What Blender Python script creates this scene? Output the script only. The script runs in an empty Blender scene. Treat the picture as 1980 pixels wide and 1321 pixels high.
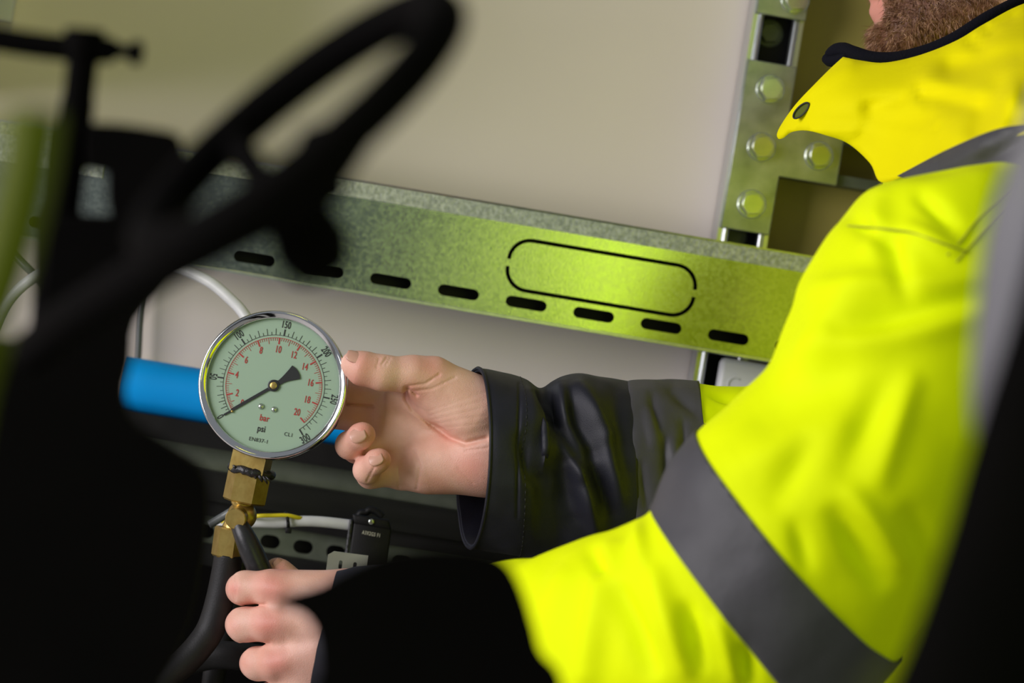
import bpy, bmesh, math, random
import numpy as np
from mathutils import Vector, Matrix, noise
from mathutils.geometry import delaunay_2d_cdt

random.seed(7); np.random.seed(7)
SC = bpy.context.scene
COL = SC.collection

# ------------------------------------------------------------------ camera
FPX = 5500.0                       # focal length in pixels of the 1980 px frame
ROLL, YAW = math.radians(9.4), math.radians(3.0)
CAM = Vector((0.0, -2.0, 1.25))
FWD = Vector((math.sin(YAW), math.cos(YAW), 0))
R0, U0 = Vector((math.cos(YAW), -math.sin(YAW), 0)), Vector((0, 0, 1))
RGT = math.cos(ROLL) * R0 + math.sin(ROLL) * U0
UPV = -math.sin(ROLL) * R0 + math.cos(ROLL) * U0
cd = bpy.data.cameras.new('camera'); cam = bpy.data.objects.new('camera', cd); COL.objects.link(cam)
M = Matrix((RGT, UPV, -FWD)).transposed().to_4x4(); M.translation = CAM
cam.matrix_world = M
cd.sensor_width = 36.0; cd.lens = 100.0; cd.clip_start = 0.05
cd.dof.use_dof = True; cd.dof.focus_distance = 2.0; cd.dof.aperture_fstop = 5.2
SC.camera = cam

# ------------------------------------------------------------------ light
w = bpy.data.worlds.new('world'); SC.world = w; w.use_nodes = True
bgn = w.node_tree.nodes['Background']
bgn.inputs[0].default_value = (0.88, 0.94, 1.0, 1); bgn.inputs[1].default_value = 0.22

def area_light(name, loc, target, size, power, color, spread=180, size_y=None):
    l = bpy.data.lights.new(name, 'AREA'); l.energy = power; l.color = color
    l.size = size
    if size_y: l.shape = 'RECTANGLE'; l.size_y = size_y
    l.spread = math.radians(spread)
    o = bpy.data.objects.new(name, l); COL.objects.link(o)
    o.location = loc
    o.rotation_euler = (Vector(target) - Vector(loc)).to_track_quat('-Z', 'Y').to_euler()
    return o
area_light('daylight_door', (-2.15, -1.35, 1.62), (0.1, 0.05, 1.2), 1.6, 47, (1.0, 0.955, 0.995), 150)
area_light('lime_bounce', (0.52, -2.05, 1.34), (0.52, 0.3, 1.34), 0.60, 1.55, (0.76, 1.0, 0.0), 150, 0.28)  # added light standing in for bounce from an unseen lime jacket
area_light('lime_bolt_bounce', (0.68, -2.05, 1.58), (0.5, 0.3, 1.45), 0.34, 0.40, (0.76, 1.0, 0.0), 150, 0.20)  # added light so the bolt faces mirror the same lime bounce
area_light('lime_wall_fill', (-0.30, -1.25, 2.35), (-0.40, 0.328, 1.50), 0.25, 0.15, (1.0, 0.95, 0.0), 46)  # added fill that tints the upper-left wall olive
SC.view_settings.view_transform = 'Standard'
SC.view_settings.look = 'None'
SC.view_settings.gamma = 1.0
SC.view_settings.use_curve_mapping = False
SC.view_settings.exposure = 0.0

# ------------------------------------------------------------------ pixel helpers
def P(px, py, d):
    px, py, d = float(px), float(py), float(d)
    return CAM + d * FWD + (d * (px - 990) / FPX) * RGT + (d * (660.5 - py) / FPX) * UPV
def W(px, py, Y):
    v = FWD + ((px - 990) / FPX) * RGT + ((660.5 - py) / FPX) * UPV
    return CAM + v * ((Y - CAM.y) / v.y)
def cs(px, py, d):
    return np.array((d * (px - 990) / FPX, d * (660.5 - py) / FPX, -d))
MN = np.array(M)
def cam2world(v):
    return v @ MN[:3, :3].T + MN[:3, 3]
def topx(v):                       # world (n,3) -> pixel coords + depth
    q = (v - MN[:3, 3]) @ MN[:3, :3]
    d = -q[:, 2]
    return 990 + q[:, 0] / d * FPX, 660.5 - q[:, 1] / d * FPX, d

# ------------------------------------------------------------------ object helpers
def empty(name, loc, label, cat, group=None):
    o = bpy.data.objects.new(name, None); COL.objects.link(o)
    o.location = loc; o.empty_display_size = 0.05
    o['label'] = label; o['category'] = cat
    if group: o['group'] = group
    return o
def root_of(o):
    t = Vector((0, 0, 0))
    while o is not None:
        t += o.location; o = o.parent
    return t
def add(name, verts, faces, mat, parent=None, smooth=True, label=None, cat=None, group=None, kind=None, me=None):
    """one mesh object; verts are world coordinates; origin at the base of the mesh"""
    v = np.array([tuple(p) for p in verts], dtype=np.float64) if me is None else None
    if me is None:
        me = bpy.data.meshes.new(name)
        o0 = np.array(((v[:, 0].min() + v[:, 0].max()) / 2, (v[:, 1].min() + v[:, 1].max()) / 2, v[:, 2].min()))
        me.from_pydata((v - o0).tolist(), [], [tuple(int(i) for i in f) for f in faces])
    else:
        n = len(me.vertices); v = np.empty(n * 3); me.vertices.foreach_get('co', v); v = v.reshape(-1, 3)
        o0 = np.array(((v[:, 0].min() + v[:, 0].max()) / 2, (v[:, 1].min() + v[:, 1].max()) / 2, v[:, 2].min()))
        me.vertices.foreach_set('co', (v - o0).ravel())
    me.update()
    if smooth: me.polygons.foreach_set('use_smooth', [True] * len(me.polygons))
    if mat: me.materials.clear(); me.materials.append(mat)
    o = bpy.data.objects.new(name, me); COL.objects.link(o)
    o0 = Vector(o0)
    if parent is not None:
        o.parent = parent; o.location = o0 - root_of(parent)
    else:
        o.location = o0
    if label: o['label'] = label
    if cat: o['category'] = cat
    if group: o['group'] = group
    if kind: o['kind'] = kind
    return o
def sharp(o, ang=35):
    me = o.data
    bm = bmesh.new(); bm.from_mesh(me)
    bmesh.ops.remove_doubles(bm, verts=bm.verts, dist=1e-6)
    bmesh.ops.recalc_face_normals(bm, faces=bm.faces)
    for e in bm.edges:
        e.smooth = not (len(e.link_faces) == 2 and e.calc_face_angle(0) > math.radians(ang))
    bm.to_mesh(me); bm.free()
    return o
class MB:
    def __init__(s): s.v = []; s.f = []
    def put(s, v, f):
        n = len(s.v); s.v += [tuple(p) for p in v]; s.f += [tuple(i + n for i in q) for q in f]; return s
    def box(s, a, b, bev=0.0):
        x0, y0, z0 = (min(a[i], b[i]) for i in range(3)); x1, y1, z1 = (max(a[i], b[i]) for i in range(3))
        bm = bmesh.new(); bmesh.ops.create_cube(bm, size=1)
        for q in bm.verts: q.co = Vector(((x0 + x1) / 2 + q.co.x * (x1 - x0), (y0 + y1) / 2 + q.co.y * (y1 - y0), (z0 + z1) / 2 + q.co.z * (z1 - z0)))
        if bev > 0: bmesh.ops.bevel(bm, geom=list(bm.edges), offset=bev, segments=2, affect='EDGES', profile=0.5)
        bm.verts.index_update()
        s.put([q.co for q in bm.verts], [[q.index for q in f.verts] for f in bm.faces]); bm.free(); return s
    def lathe(s, prof, c, axis, n=48, up=None):
        """prof: list of (r, h); h along axis from c"""
        ax = Vector(axis).normalized(); t = Vector(up) if up is not None else (Vector((0, 0, 1)) if abs(ax.z) < .9 else Vector((1, 0, 0)))
        u = (t - ax * t.dot(ax)).normalized(); w_ = ax.cross(u)
        V = []; F = []
        for r, h in prof:
            for k in range(n):
                a = 2 * math.pi * k / n
                V.append(Vector(c) + ax * h + (u * math.cos(a) + w_ * math.sin(a)) * r)
        for i in range(len(prof) - 1):
            for k in range(n):
                F.append((i * n + k, i * n + (k + 1) % n, (i + 1) * n + (k + 1) % n, (i + 1) * n + k))
        F.append(tuple(range(n))[::-1]); F.append(tuple((len(prof) - 1) * n + k for k in range(n)))
        return s.put(V, F)
    def tube(s, pts, r, n=14, caps=True):
        pts = [Vector(p) for p in pts]; R = r if isinstance(r, (list, tuple)) else [r] * len(pts)
        tang = [(pts[min(i + 1, len(pts) - 1)] - pts[max(i - 1, 0)]).normalized() for i in range(len(pts))]
        u = tang[0].orthogonal().normalized(); V = []; F = []
        for i, p in enumerate(pts):
            u = (u - tang[i] * u.dot(tang[i])).normalized(); w_ = tang[i].cross(u)
            for k in range(n):
                a = 2 * math.pi * k / n
                V.append(p + (u * math.cos(a) + w_ * math.sin(a)) * R[i])
        for i in range(len(pts) - 1):
            for k in range(n):
                F.append((i * n + k, i * n + (k + 1) % n, (i + 1) * n + (k + 1) % n, (i + 1) * n + k))
        if caps: F.append(tuple(range(n))[::-1]); F.append(tuple((len(pts) - 1) * n + k for k in range(n)))
        return s.put(V, F)
    def build(s, name, mat, parent=None, **k): return add(name, s.v, s.f, mat, parent, **k)
def crom(pts, per=8):
    """Catmull-Rom through points (any dimension)"""
    p = [np.array(tuple(q), float) for q in pts]; p = [2 * p[0] - p[1]] + p + [2 * p[-1] - p[-2]]
    out = []
    for i in range(1, len(p) - 2):
        for k in range(per):
            t = k / per
            out.append(0.5 * (2 * p[i] + (p[i + 1] - p[i - 1]) * t + (2 * p[i - 1] - 5 * p[i] + 4 * p[i + 1] - p[i + 2]) * t * t + (3 * p[i] - p[i - 1] - 3 * p[i + 1] + p[i + 2]) * t ** 3))
    out.append(p[-2]); return out
def pxpath(pts, per=8):
    return [Vector(P(*q)) for q in crom(pts, per)]
def curve_mesh(outer, holes, thick):
    """2D outline with holes -> mesh in local xy, extruded +-thick/2 in z"""
    c = bpy.data.curves.new('tmp', 'CURVE'); c.dimensions = '2D'; c.fill_mode = 'BOTH'; c.extrude = thick / 2
    for poly in [outer] + holes:
        sp = c.splines.new('POLY'); sp.points.add(len(poly) - 1); sp.use_cyclic_u = True
        for i, q in enumerate(poly): sp.points[i].co = (q[0], q[1], 0, 1)
    o = bpy.data.objects.new('tmp', c); COL.objects.link(o)
    dg = bpy.context.evaluated_depsgraph_get(); me = bpy.data.meshes.new_from_object(o.evaluated_get(dg))
    bpy.data.objects.remove(o); bpy.data.curves.remove(c)
    return me
def text_mesh(body, size, mtx, sx=1.0, thick=0.00003, spacing=1.0, off=0.0):
    c = bpy.data.curves.new('tmp', 'FONT'); c.body = body; c.size = size; c.align_x = 'CENTER'; c.align_y = 'CENTER'
    c.extrude = thick; c.space_character = spacing; c.resolution_u = 4; c.offset = off
    o = bpy.data.objects.new('tmp', c); COL.objects.link(o)
    dg = bpy.context.evaluated_depsgraph_get(); me = bpy.data.meshes.new_from_object(o.evaluated_get(dg))
    bpy.data.objects.remove(o); bpy.data.curves.remove(c)
    me.transform(mtx @ Matrix.Diagonal((sx, 1, 1, 1)))
    return me
def mesh_vf(me):
    return [tuple(q.co) for q in me.vertices], [tuple(p.vertices) for p in me.polygons]

# ------------------------------------------------------------------ materials
def mat(name, col, rough=0.5, metal=0.0, spec=0.5, noise_amt=0.0, noise_scale=30.0, bump=0.0, bump_scale=200.0, col2=None,
        rough2=None, sheen=0.0, coat=0.0, sss=0.0, attr=None, vor=False, ramp=(0.35, 0.65), stretch=None, bump_dist=0.001):
    m = bpy.data.materials.new(name); m.use_nodes = True; nt = m.node_tree; N = nt.nodes; L = nt.links
    b = N['Principled BSDF']
    b.inputs['Base Color'].default_value = (*col, 1); b.inputs['Roughness'].default_value = rough
    b.inputs['Metallic'].default_value = metal; b.inputs['Specular IOR Level'].default_value = spec
    if sheen: b.inputs['Sheen Weight'].default_value = sheen
    if coat: b.inputs['Coat Weight'].default_value = coat; b.inputs['Coat Roughness'].default_value = 0.15
    if sss:
        b.inputs['Subsurface Weight'].default_value = sss; b.inputs['Subsurface Radius'].default_value = (1, .35, .2)
        b.inputs['Subsurface Scale'].default_value = 0.004
    tc = N.new('ShaderNodeTexCoord'); vec = tc.outputs['Object']
    if stretch:
        mp = N.new('ShaderNodeMapping'); mp.inputs['Scale'].default_value = stretch
        L.new(vec, mp.inputs[0]); vec = mp.outputs[0]
    if col2 is not None:
        if vor:
            t = N.new('ShaderNodeTexVoronoi'); t.inputs['Scale'].default_value = noise_scale; fac = t.outputs['Color']
            sep = N.new('ShaderNodeSeparateColor'); L.new(fac, sep.inputs[0]); fac = sep.outputs[0]
            t2 = N.new('ShaderNodeTexNoise'); t2.inputs['Scale'].default_value = noise_scale * 2; t2.inputs['Detail'].default_value = 6
            L.new(vec, t2.inputs['Vector']); ad = N.new('ShaderNodeMath'); ad.operation = 'AVERAGE' if False else 'MULTIPLY_ADD'
            ad.inputs[1].default_value = 0.4; L.new(fac, ad.inputs[0])
            mu = N.new('ShaderNodeMath'); mu.operation = 'MULTIPLY'; mu.inputs[1].default_value = 0.6
            L.new(t2.outputs['Fac'], mu.inputs[0]); L.new(mu.outputs[0], ad.inputs[2]); fac = ad.outputs[0]
        else:
            t = N.new('ShaderNodeTexNoise'); t.inputs['Scale'].default_value = noise_scale; t.inputs['Detail'].default_value = 5; fac = t.outputs['Fac']
        L.new(vec, t.inputs['Vector'])
        rp = N.new('ShaderNodeValToRGB'); rp.color_ramp.elements[0].position = ramp[0]; rp.color_ramp.elements[1].position = ramp[1]
        rp.color_ramp.elements[0].color = (*col, 1); rp.color_ramp.elements[1].color = (*col2, 1)
        L.new(fac, rp.inputs[0]); out = rp.outputs[0]
        if attr:
            a = N.new('ShaderNodeAttribute'); a.attribute_name = attr[0]
            mx = N.new('ShaderNodeMix'); mx.data_type = 'RGBA'
            L.new(a.outputs['Fac'], mx.inputs[0]); L.new(out, mx.inputs[6]); mx.inputs[7].default_value = (*attr[1], 1); out = mx.outputs[2]
            if len(attr) > 2:
                a2 = N.new('ShaderNodeAttribute'); a2.attribute_name = attr[2]
                mx2 = N.new('ShaderNodeMix'); mx2.data_type = 'RGBA'
                L.new(a2.outputs['Fac'], mx2.inputs[0]); L.new(out, mx2.inputs[6]); mx2.inputs[7].default_value = (*attr[3], 1); out = mx2.outputs[2]
        L.new(out, b.inputs['Base Color'])
        if rough2 is not None:
            mr = N.new('ShaderNodeMapRange'); mr.inputs['To Min'].default_value = rough; mr.inputs['To Max'].default_value = rough2
            L.new(fac, mr.inputs[0]); L.new(mr.outputs[0], b.inputs['Roughness'])
    if bump:
        t = N.new('ShaderNodeTexNoise'); t.inputs['Scale'].default_value = bump_scale; t.inputs['Detail'].default_value = 4
        L.new(vec, t.inputs['Vector'])
        bp = N.new('ShaderNodeBump'); bp.inputs['Strength'].default_value = bump; bp.inputs['Distance'].default_value = bump_dist
        L.new(t.outputs['Fac'], bp.inputs['Height']); L.new(bp.outputs[0], b.inputs['Normal'])
    return m
LIME = (0.86, 1.0, 0.001)
MT = dict(
    wall=mat('wall_paint', (0.85, 0.755, 0.68), 0.75, col2=(0.825, 0.73, 0.655), noise_scale=5, bump=0.06, bump_scale=300),
    wall_shade=mat('wall_shade_olive', (0.36, 0.30, 0.07), 0.7, col2=(0.33, 0.275, 0.065), noise_scale=4),  # shade and lime bounce right of the post, put into the wall colour
    floor=mat('concrete', (0.52, 0.50, 0.47), 0.7, col2=(0.46, 0.445, 0.42), noise_scale=6),
    galv=mat('galvanised_steel', (0.35, 0.39, 0.355), 0.12, 1.0, col2=(0.44, 0.48, 0.44), noise_scale=420, rough2=0.26, vor=True, bump=0.12, bump_scale=700, bump_dist=0.0004),
    galv_lip=mat('galvanised_rough', (0.36, 0.39, 0.38), 0.38, 0.8, col2=(0.62, 0.65, 0.63), noise_scale=300, rough2=0.5, bump=0.5, bump_scale=420),
    zinc=mat('zinc_plate', (0.30, 0.33, 0.32), 0.26, 0.95, col2=(0.52, 0.54, 0.55), noise_scale=40, rough2=0.42, bump=0.05),
    strut=mat('strut_steel', (0.55, 0.58, 0.60), 0.28, 0.95, col2=(0.68, 0.70, 0.72), noise_scale=30, stretch=(4, 4, .4)),
    bolt=mat('bolt_zinc', (0.55, 0.60, 0.50), 0.24, 1.0, col2=(0.7, 0.72, 0.72), noise_scale=60),
    chrome=mat('chrome', (0.80, 0.80, 0.82), 0.07, 1.0),
    dial=mat('dial_dim_lime', (0.33, 0.45, 0.34), 0.6, col2=(0.32, 0.435, 0.33), noise_scale=3),  # white dial with dim, lime-tinted light put into its colour
    ink=mat('black_ink', (0.012, 0.012, 0.014), 0.6),
    red=mat('red_ink', (0.42, 0.03, 0.025), 0.6),
    needle=mat('needle_black', (0.008, 0.008, 0.009), 0.45),
    brass=mat('brass', (0.56, 0.41, 0.13), 0.27, 0.85, col2=(0.40, 0.27, 0.075), noise_scale=90, rough2=0.42, bump=0.08, bump_scale=300),
    goo=mat('black_sealant', (0.012, 0.012, 0.014), 0.35, bump=0.9, bump_scale=400),
    rubber=mat('black_rubber', (0.008, 0.008, 0.0083), 0.55, spec=.32, col2=(0.011, 0.011, 0.0115), noise_scale=120, bump=0.15, bump_scale=900),
    lever=mat('lever_black', (0.010, 0.010, 0.0115), 0.36, spec=.4, col2=(0.018, 0.018, 0.02), noise_scale=60, bump=0.2, bump_scale=250),
    black=mat('black_iron', (0.0018, 0.0016, 0.0014), 0.85, spec=0.04, col2=(0.0024, 0.002, 0.0018), noise_scale=20),
    blackp=mat('black_plastic', (0.005, 0.0047, 0.0047), 0.5, spec=.22, col2=(0.0075, 0.007, 0.007), noise_scale=60, bump=0.12, bump_scale=900),
    darkrail=mat('dark_rail', (0.004, 0.004, 0.0038), 0.45, spec=.22, col2=(0.009, 0.009, 0.0085), noise_scale=30, stretch=(.3, 3, 3)),
    greyrail=mat('dull_galvanised', (0.10, 0.115, 0.085), 0.5, 0.6, col2=(0.13, 0.145, 0.11), noise_scale=60),
    blue=mat('blue_pipe', (0.001, 0.36, 0.95), 0.5, spec=.2, col2=(0.002, 0.34, 0.88), noise_scale=12),
    white=mat('white_plastic', (0.72, 0.72, 0.73), 0.35, col2=(0.69, 0.69, 0.70), noise_scale=14),
    cable=mat('white_cable', (0.62, 0.63, 0.62), 0.38, col2=(0.56, 0.57, 0.56), noise_scale=90),
    greycable=mat('grey_cable', (0.11, 0.12, 0.115), 0.35, col2=(0.13, 0.14, 0.135), noise_scale=40),
    yellow=mat('yellow_wire', (0.72, 0.60, 0.01), 0.4),
    bracket=mat('grey_bracket', (0.46, 0.47, 0.43), 0.4, 0.25, col2=(0.50, 0.51, 0.47), noise_scale=40),
    print=mat('cream_print', (0.62, 0.60, 0.45), 0.6),
    lime=mat('hi_vis_lime', LIME, 0.7, spec=0.08, col2=(0.82, 0.96, 0.001), noise_scale=18, sheen=0.0, bump=0.10, bump_scale=60, bump_dist=0.004),
    collar=mat('hi_vis_yellow', (0.88, 0.79, 0.001), 0.7, spec=0.06, col2=(0.85, 0.76, 0.001), noise_scale=18, sheen=0.0, bump=0.10, bump_scale=60, bump_dist=0.004),
    navy=mat('navy_cloth', (0.0042, 0.0045, 0.011), 0.56, spec=0.42, col2=(0.007, 0.0075, 0.017), noise_scale=35, sheen=0.03, bump=0.35, bump_scale=1400, bump_dist=0.0005),
    navy_in=mat('navy_lining', (0.004, 0.004, 0.007), 0.8, spec=0.1),
    tape=mat('reflective_tape', (0.055, 0.053, 0.060), 0.55, 0.0, spec=.35, col2=(0.072, 0.070, 0.078), noise_scale=12, bump=0.25, bump_scale=70, bump_dist=0.003),
    thread=mat('seam_thread', (0.42, 0.36, 0.24), 0.7),
    seam=mat('seam_dark', (0.40, 0.42, 0.01), 0.7),
    fleece=mat('black_fleece', (0.006, 0.006, 0.010), 0.9, spec=0.1, bump=0.6, bump_scale=500),
    skin=mat('skin', (0.70, 0.40, 0.30), 0.45, spec=0.4, col2=(0.80, 0.49, 0.385), noise_scale=60, sss=0.15, bump=0.5, bump_scale=1300, bump_dist=0.0005,
             attr=('red', (0.66, 0.22, 0.17), 'dark', (0.20, 0.075, 0.035))),
    nail=mat('fingernail', (0.60, 0.32, 0.245), 0.30, spec=0.5, col2=(0.66, 0.37, 0.29), noise_scale=60),
    beard=mat('beard_hair', (0.17, 0.072, 0.036), 0.45, col2=(0.56, 0.32, 0.18), noise_scale=160, ramp=(0.4, 0.72)),
    hair=mat('brown_hair', (0.09, 0.05, 0.03), 0.5, col2=(0.16, 0.09, 0.05), noise_scale=90),
    eye=mat('eye_white', (0.75, 0.73, 0.70), 0.2),
    boot=mat('boot_leather', (0.02, 0.018, 0.016), 0.5),
    hose_green=mat('hose_green', (0.10, 0.125, 0.001), 0.6, spec=.2, col2=(0.09, 0.11, 0.001), noise_scale=10),
    greycap=mat('grey_cover', (0.16, 0.155, 0.165), 0.6, col2=(0.19, 0.185, 0.195), noise_scale=10),
)
def glass_mat():
    m = bpy.data.materials.new('gauge_glass'); m.use_nodes = True; nt = m.node_tree; N = nt.nodes; N.clear()
    o = N.new('ShaderNodeOutputMaterial'); t = N.new('ShaderNodeBsdfTransparent'); g = N.new('ShaderNodeBsdfGlossy')
    g.inputs['Roughness'].default_value = 0.03; t.inputs['Color'].default_value = (0.97, 0.98, 0.97, 1)
    lw = N.new('ShaderNodeLayerWeight'); lw.inputs['Blend'].default_value = 0.5
    pw = N.new('ShaderNodeMath'); pw.operation = 'POWER'; pw.inputs[1].default_value = 5.0; nt.links.new(lw.outputs['Facing'], pw.inputs[0])
    f = N.new('ShaderNodeMath'); f.operation = 'MULTIPLY_ADD'; f.inputs[1].default_value = 0.93; f.inputs[2].default_value = 0.045; nt.links.new(pw.outputs[0], f.inputs[0])
    x = N.new('ShaderNodeMixShader'); nt.links.new(f.outputs[0], x.inputs[0]); nt.links.new(t.outputs[0], x.inputs[1]); nt.links.new(g.outputs[0], x.inputs[2])
    nt.links.new(x.outputs[0], o.inputs[0]); return m
MT['glass'] = glass_mat()

# ------------------------------------------------------------------ setting
YC = 0.22      # front of the cable tray
YP = 0.285     # front of the strut post
YW = 0.328      # wall
def struct(name, mb, m): return mb.build(name, m, smooth=False, kind='structure')
struct('floor', MB().box((-3, -2.6, -0.05), (3.2, YW + 0.1, 0)), MT['floor'])
pr = W(1541, 73, YP).x                                   # right side of the post
struct('wall_back', MB().box((-3, YW, 0), (pr - 0.005, YW + 0.1, 3.0)), MT['wall'])
struct('wall_right', MB().box((pr - 0.005, YW - 0.012, 0), (3.2, YW + 0.1, 3.0)), MT['wall_shade'])

blockx = -0.37  # unseen box, added only to cast shade on the upper-left wall
wc = empty('shade_blocker', (blockx - .4, YW - .2, 1.37), 'unseen grey steel box added to shade the upper left wall', 'blocker')
MB().box((blockx - .8, YW - .40, 1.37), (blockx, YW - .001, 2.2), .004).build('blocker_body', MT['greycap'], wc, smooth=False)
MB().box((blockx - .78, YW - .416, 1.39), (blockx - .02, YW - .401, 2.18), .004).build('blocker_front', MT['greycap'], wc, smooth=False)
# ---- perforated cable tray -------------------------------------------------
zb = W(1000, 614.6, YC).z; zt = W(1000, 434, YC).z        # front face bottom / top
xl, xr = W(-260, 400, YC).x, W(1780, 600, YC).x
tray = empty('cable_tray', ((xl + xr) / 2, YC + 0.03, zb), 'long galvanised steel tray rail with a row of slots along its lower edge', 'tray')
def stadium(cx, cz, L, H, n=8):
    r = H / 2; out = []
    for k in range(n + 1):
        a = -math.pi / 2 + math.pi * k / n; out.append((cx + L / 2 - r + r * math.cos(a), cz + r * math.sin(a)))
    for k in range(n + 1):
        a = math.pi / 2 + math.pi * k / n; out.append((cx - L / 2 + r + r * math.cos(a), cz + r * math.sin(a)))
    return out
holes = []
s0, s7 = W(492, 499, YC), W(1408, 653, YC); ds = (s7.x - s0.x) / 7; zs = (s0.z + s7.z) / 2
for k in range(-5, 10):
    holes.append(stadium(s0.x + ds * k, zs, 0.0325, 0.0088))
kc = W(1163, 537.5, YC); kL, kH, kr = 0.148, 0.0395, 0.0165
path = []                                                  # upper half of a rounded rectangle, from right to left gap
def rr_path(sign):
    o = [(kL / 2, sign * 0.0028)]
    for k in range(9):
        a = math.pi / 2 * k / 8; o.append((kL / 2 - kr + kr * math.cos(a), sign * (kH / 2 - kr + kr * math.sin(a))))
    for k in range(9):
        a = math.pi / 2 + math.pi / 2 * k / 8; o.append((-kL / 2 + kr + kr * math.cos(a), sign * (kH / 2 - kr + kr * math.sin(a))))
    o.append((-kL / 2, sign * 0.0028)); return o
def ribbon(p, hw):
    L_, R_ = [], []
    for i, q in enumerate(p):
        a, b = p[max(i - 1, 0)], p[min(i + 1, len(p) - 1)]
        t = Vector((b[0] - a[0], b[1] - a[1])).normalized(); n_ = Vector((-t.y, t.x)) * hw
        L_.append((q[0] + n_.x, q[1] + n_.y)); R_.append((q[0] - n_.x, q[1] - n_.y))
    return L_ + R_[::-1]
for sg in (1, -1):
    holes.append([(kc.x + q[0], kc.z + q[1]) for q in ribbon(rr_path(sg), 0.00155)])
me = curve_mesh([(xl, zb), (xr, zb), (xr, zt), (xl, zt)], holes, 0.002)
me.transform(Matrix(((1, 0, 0, 0), (0, 0, -1, YC + 0.001), (0, 1, 0, 0), (0, 0, 0, 1))))
add('front_face', None, None, MT['galv'], tray, smooth=False, me=me)
zl = zt + (W(1000, 402, YC).z - W(1000, 434, YC).z)
def extr_x(prof, x0, x1):
    n = len(prof); V = [(x0, y, z) for y, z in prof] + [(x1, y, z) for y, z in prof]
    F = [(i, (i + 1) % n, (i + 1) % n + n, i + n) for i in range(n)] + [tuple(range(n))[::-1], tuple(range(n, 2 * n))]
    return V, F
mb = MB(); mb.put(*extr_x([(YC, zt), (YC + 0.002, zt), (YC + 0.0035, zl - 0.001), (YC + 0.002, zl)], xl, xr))
sharp(mb.build('top_lip', MT['galv_lip'], tray))
mb = MB(); mb.put(*extr_x([(YC + 0.0018, zl), (YC + 0.0022, zl - 0.0012), (YC + 0.0014, zl + 0.0012), (YC + 0.055, zl + 0.0012), (YC + 0.055, zl - 0.001)], xl, xr))
sharp(mb.build('top_flange', MT['strut'], tray))
mb = MB(); mb.box((xl, YC - 0.0006, zb - 0.002), (xr, YC + 0.05, zb + 0.0004), 0.0004)
mb.build('bottom_flange', MT['strut'], tray, smooth=False)
mb = MB(); mb.box((xl, YC + 0.045, zb), (xr, YC + 0.047, zl))
mb.build('rear_face', MT['darkrail'], tray, smooth=False)
jx = W(20, 380, YC).x
mb = MB(); mb.box((jx - 0.3, YC - 0.0025, zt - 0.018), (W(190, 400, YC).x, YC, zt + 0.004), 0.0005)
mb.build('joint_plate', MT['galv_lip'], tray, smooth=False)

# ---- strut frame with tee plate -------------------------------------------
za, zz = 0.35, 2.3
pl = W(1450, 73, YP).x
sw = 0.0413
frame = empty('strut_frame', (pl + sw / 2, YP + 0.02, za), 'galvanised slotted strut upright bolted with a tee plate to a cross arm', 'strut')
def strut_prof(x0, x1, y0, y1, t=0.0022, lip=0.0085, ret=0.007):
    return [(x0, y0), (x0 + lip, y0), (x0 + lip, y0 + ret), (x0 + lip - t, y0 + ret), (x0 + lip - t, y0 + t), (x0 + t, y0 + t), (x0 + t, y1 - t),
            (x1 - t, y1 - t), (x1 - t, y0 + t), (x1 - lip + t, y0 + t), (x1 - lip + t, y0 + ret), (x1 - lip, y0 + ret), (x1 - lip, y0), (x1, y0), (x1, y1), (x0, y1)]
def prism_mesh(prof, f):
    n = len(prof); V = [f(q, 0) for q in prof] + [f(q, 1) for q in prof]
    return V, [(i, (i + 1) % n, (i + 1) % n + n, i + n) for i in range(n)] + [tuple(range(n))[::-1], tuple(range(n, 2 * n))]
mb = MB(); mb.put(*prism_mesh(strut_prof(pl, pl + sw, YP, YP + 0.041), lambda q, e: (q[0], q[1], zz if e else za)))
mb.build('upright', MT['strut'], frame, smooth=False)
az = W(1583, 302, YP).z
mb = MB(); mb.put(*prism_mesh(strut_prof(az - sw / 2, az + sw / 2, YP, YP + 0.041), lambda q, e: (pl + sw + 0.001 if not e else pl + 0.75, q[1], q[0])))
mb.build('cross_arm', MT['greyrail'], frame, smooth=False)
MB().box((pl + .0025, YP + .030, za), (pl + sw - .0025, YP + .0385, zz)).build('inner_shade', MT['blackp'], frame, smooth=False)  # black strip added to stand for the shade inside the channel
for xx in (pl + .0062, pl + sw - .0062):
    MB().tube([Vector((xx, YP + .0005, za)), Vector((xx, YP + .0005, zz))], .0026, 14).build('rolled_lip', MT['strut'], frame)
YT = YP - 0.006
def plate(name, poly, holes=[], th=0.006, y=YT, m='zinc', parent=frame):
    me = curve_mesh(poly, holes, th); me.transform(Matrix(((1, 0, 0, 0), (0, 0, -1, y + th / 2), (0, 1, 0, 0), (0, 0, 0, 1))))
    bm = bmesh.new(); bm.from_mesh(me); bmesh.ops.remove_doubles(bm, verts=bm.verts, dist=1e-6)
    es = [e for e in bm.edges if len(e.link_faces) == 2 and e.calc_face_angle(0) > 0.6]
    bmesh.ops.bevel(bm, geom=es, offset=0.0006, segments=1, affect='EDGES'); bm.to_mesh(me); bm.free()
    return add(name, None, None, MT[m], parent, smooth=False, me=me)
px0, px1 = W(1441, 150, YT).x, W(1538, 150, YT).x
pz1, pz0 = W(1490, 121, YT).z, W(1432, 446, YT).z
ax1 = W(1624, 320, YT).x; az0, az1 = W(1560, 350, YT).z, W(1590, 246, YT).z
plate('tee_plate', [(px0, pz0), (px1, pz0), (px1, az0), (ax1, az0), (ax1, az1), (px1, az1), (px1, pz1), (px0, pz1)])
tz0 = W(1510, 33, YT).z
plate('upper_plate', [(px0, tz0), (px1 + 0.0005, tz0), (px1 + 0.0005, tz0 + 0.13), (px0, tz0 + 0.13)])
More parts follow.
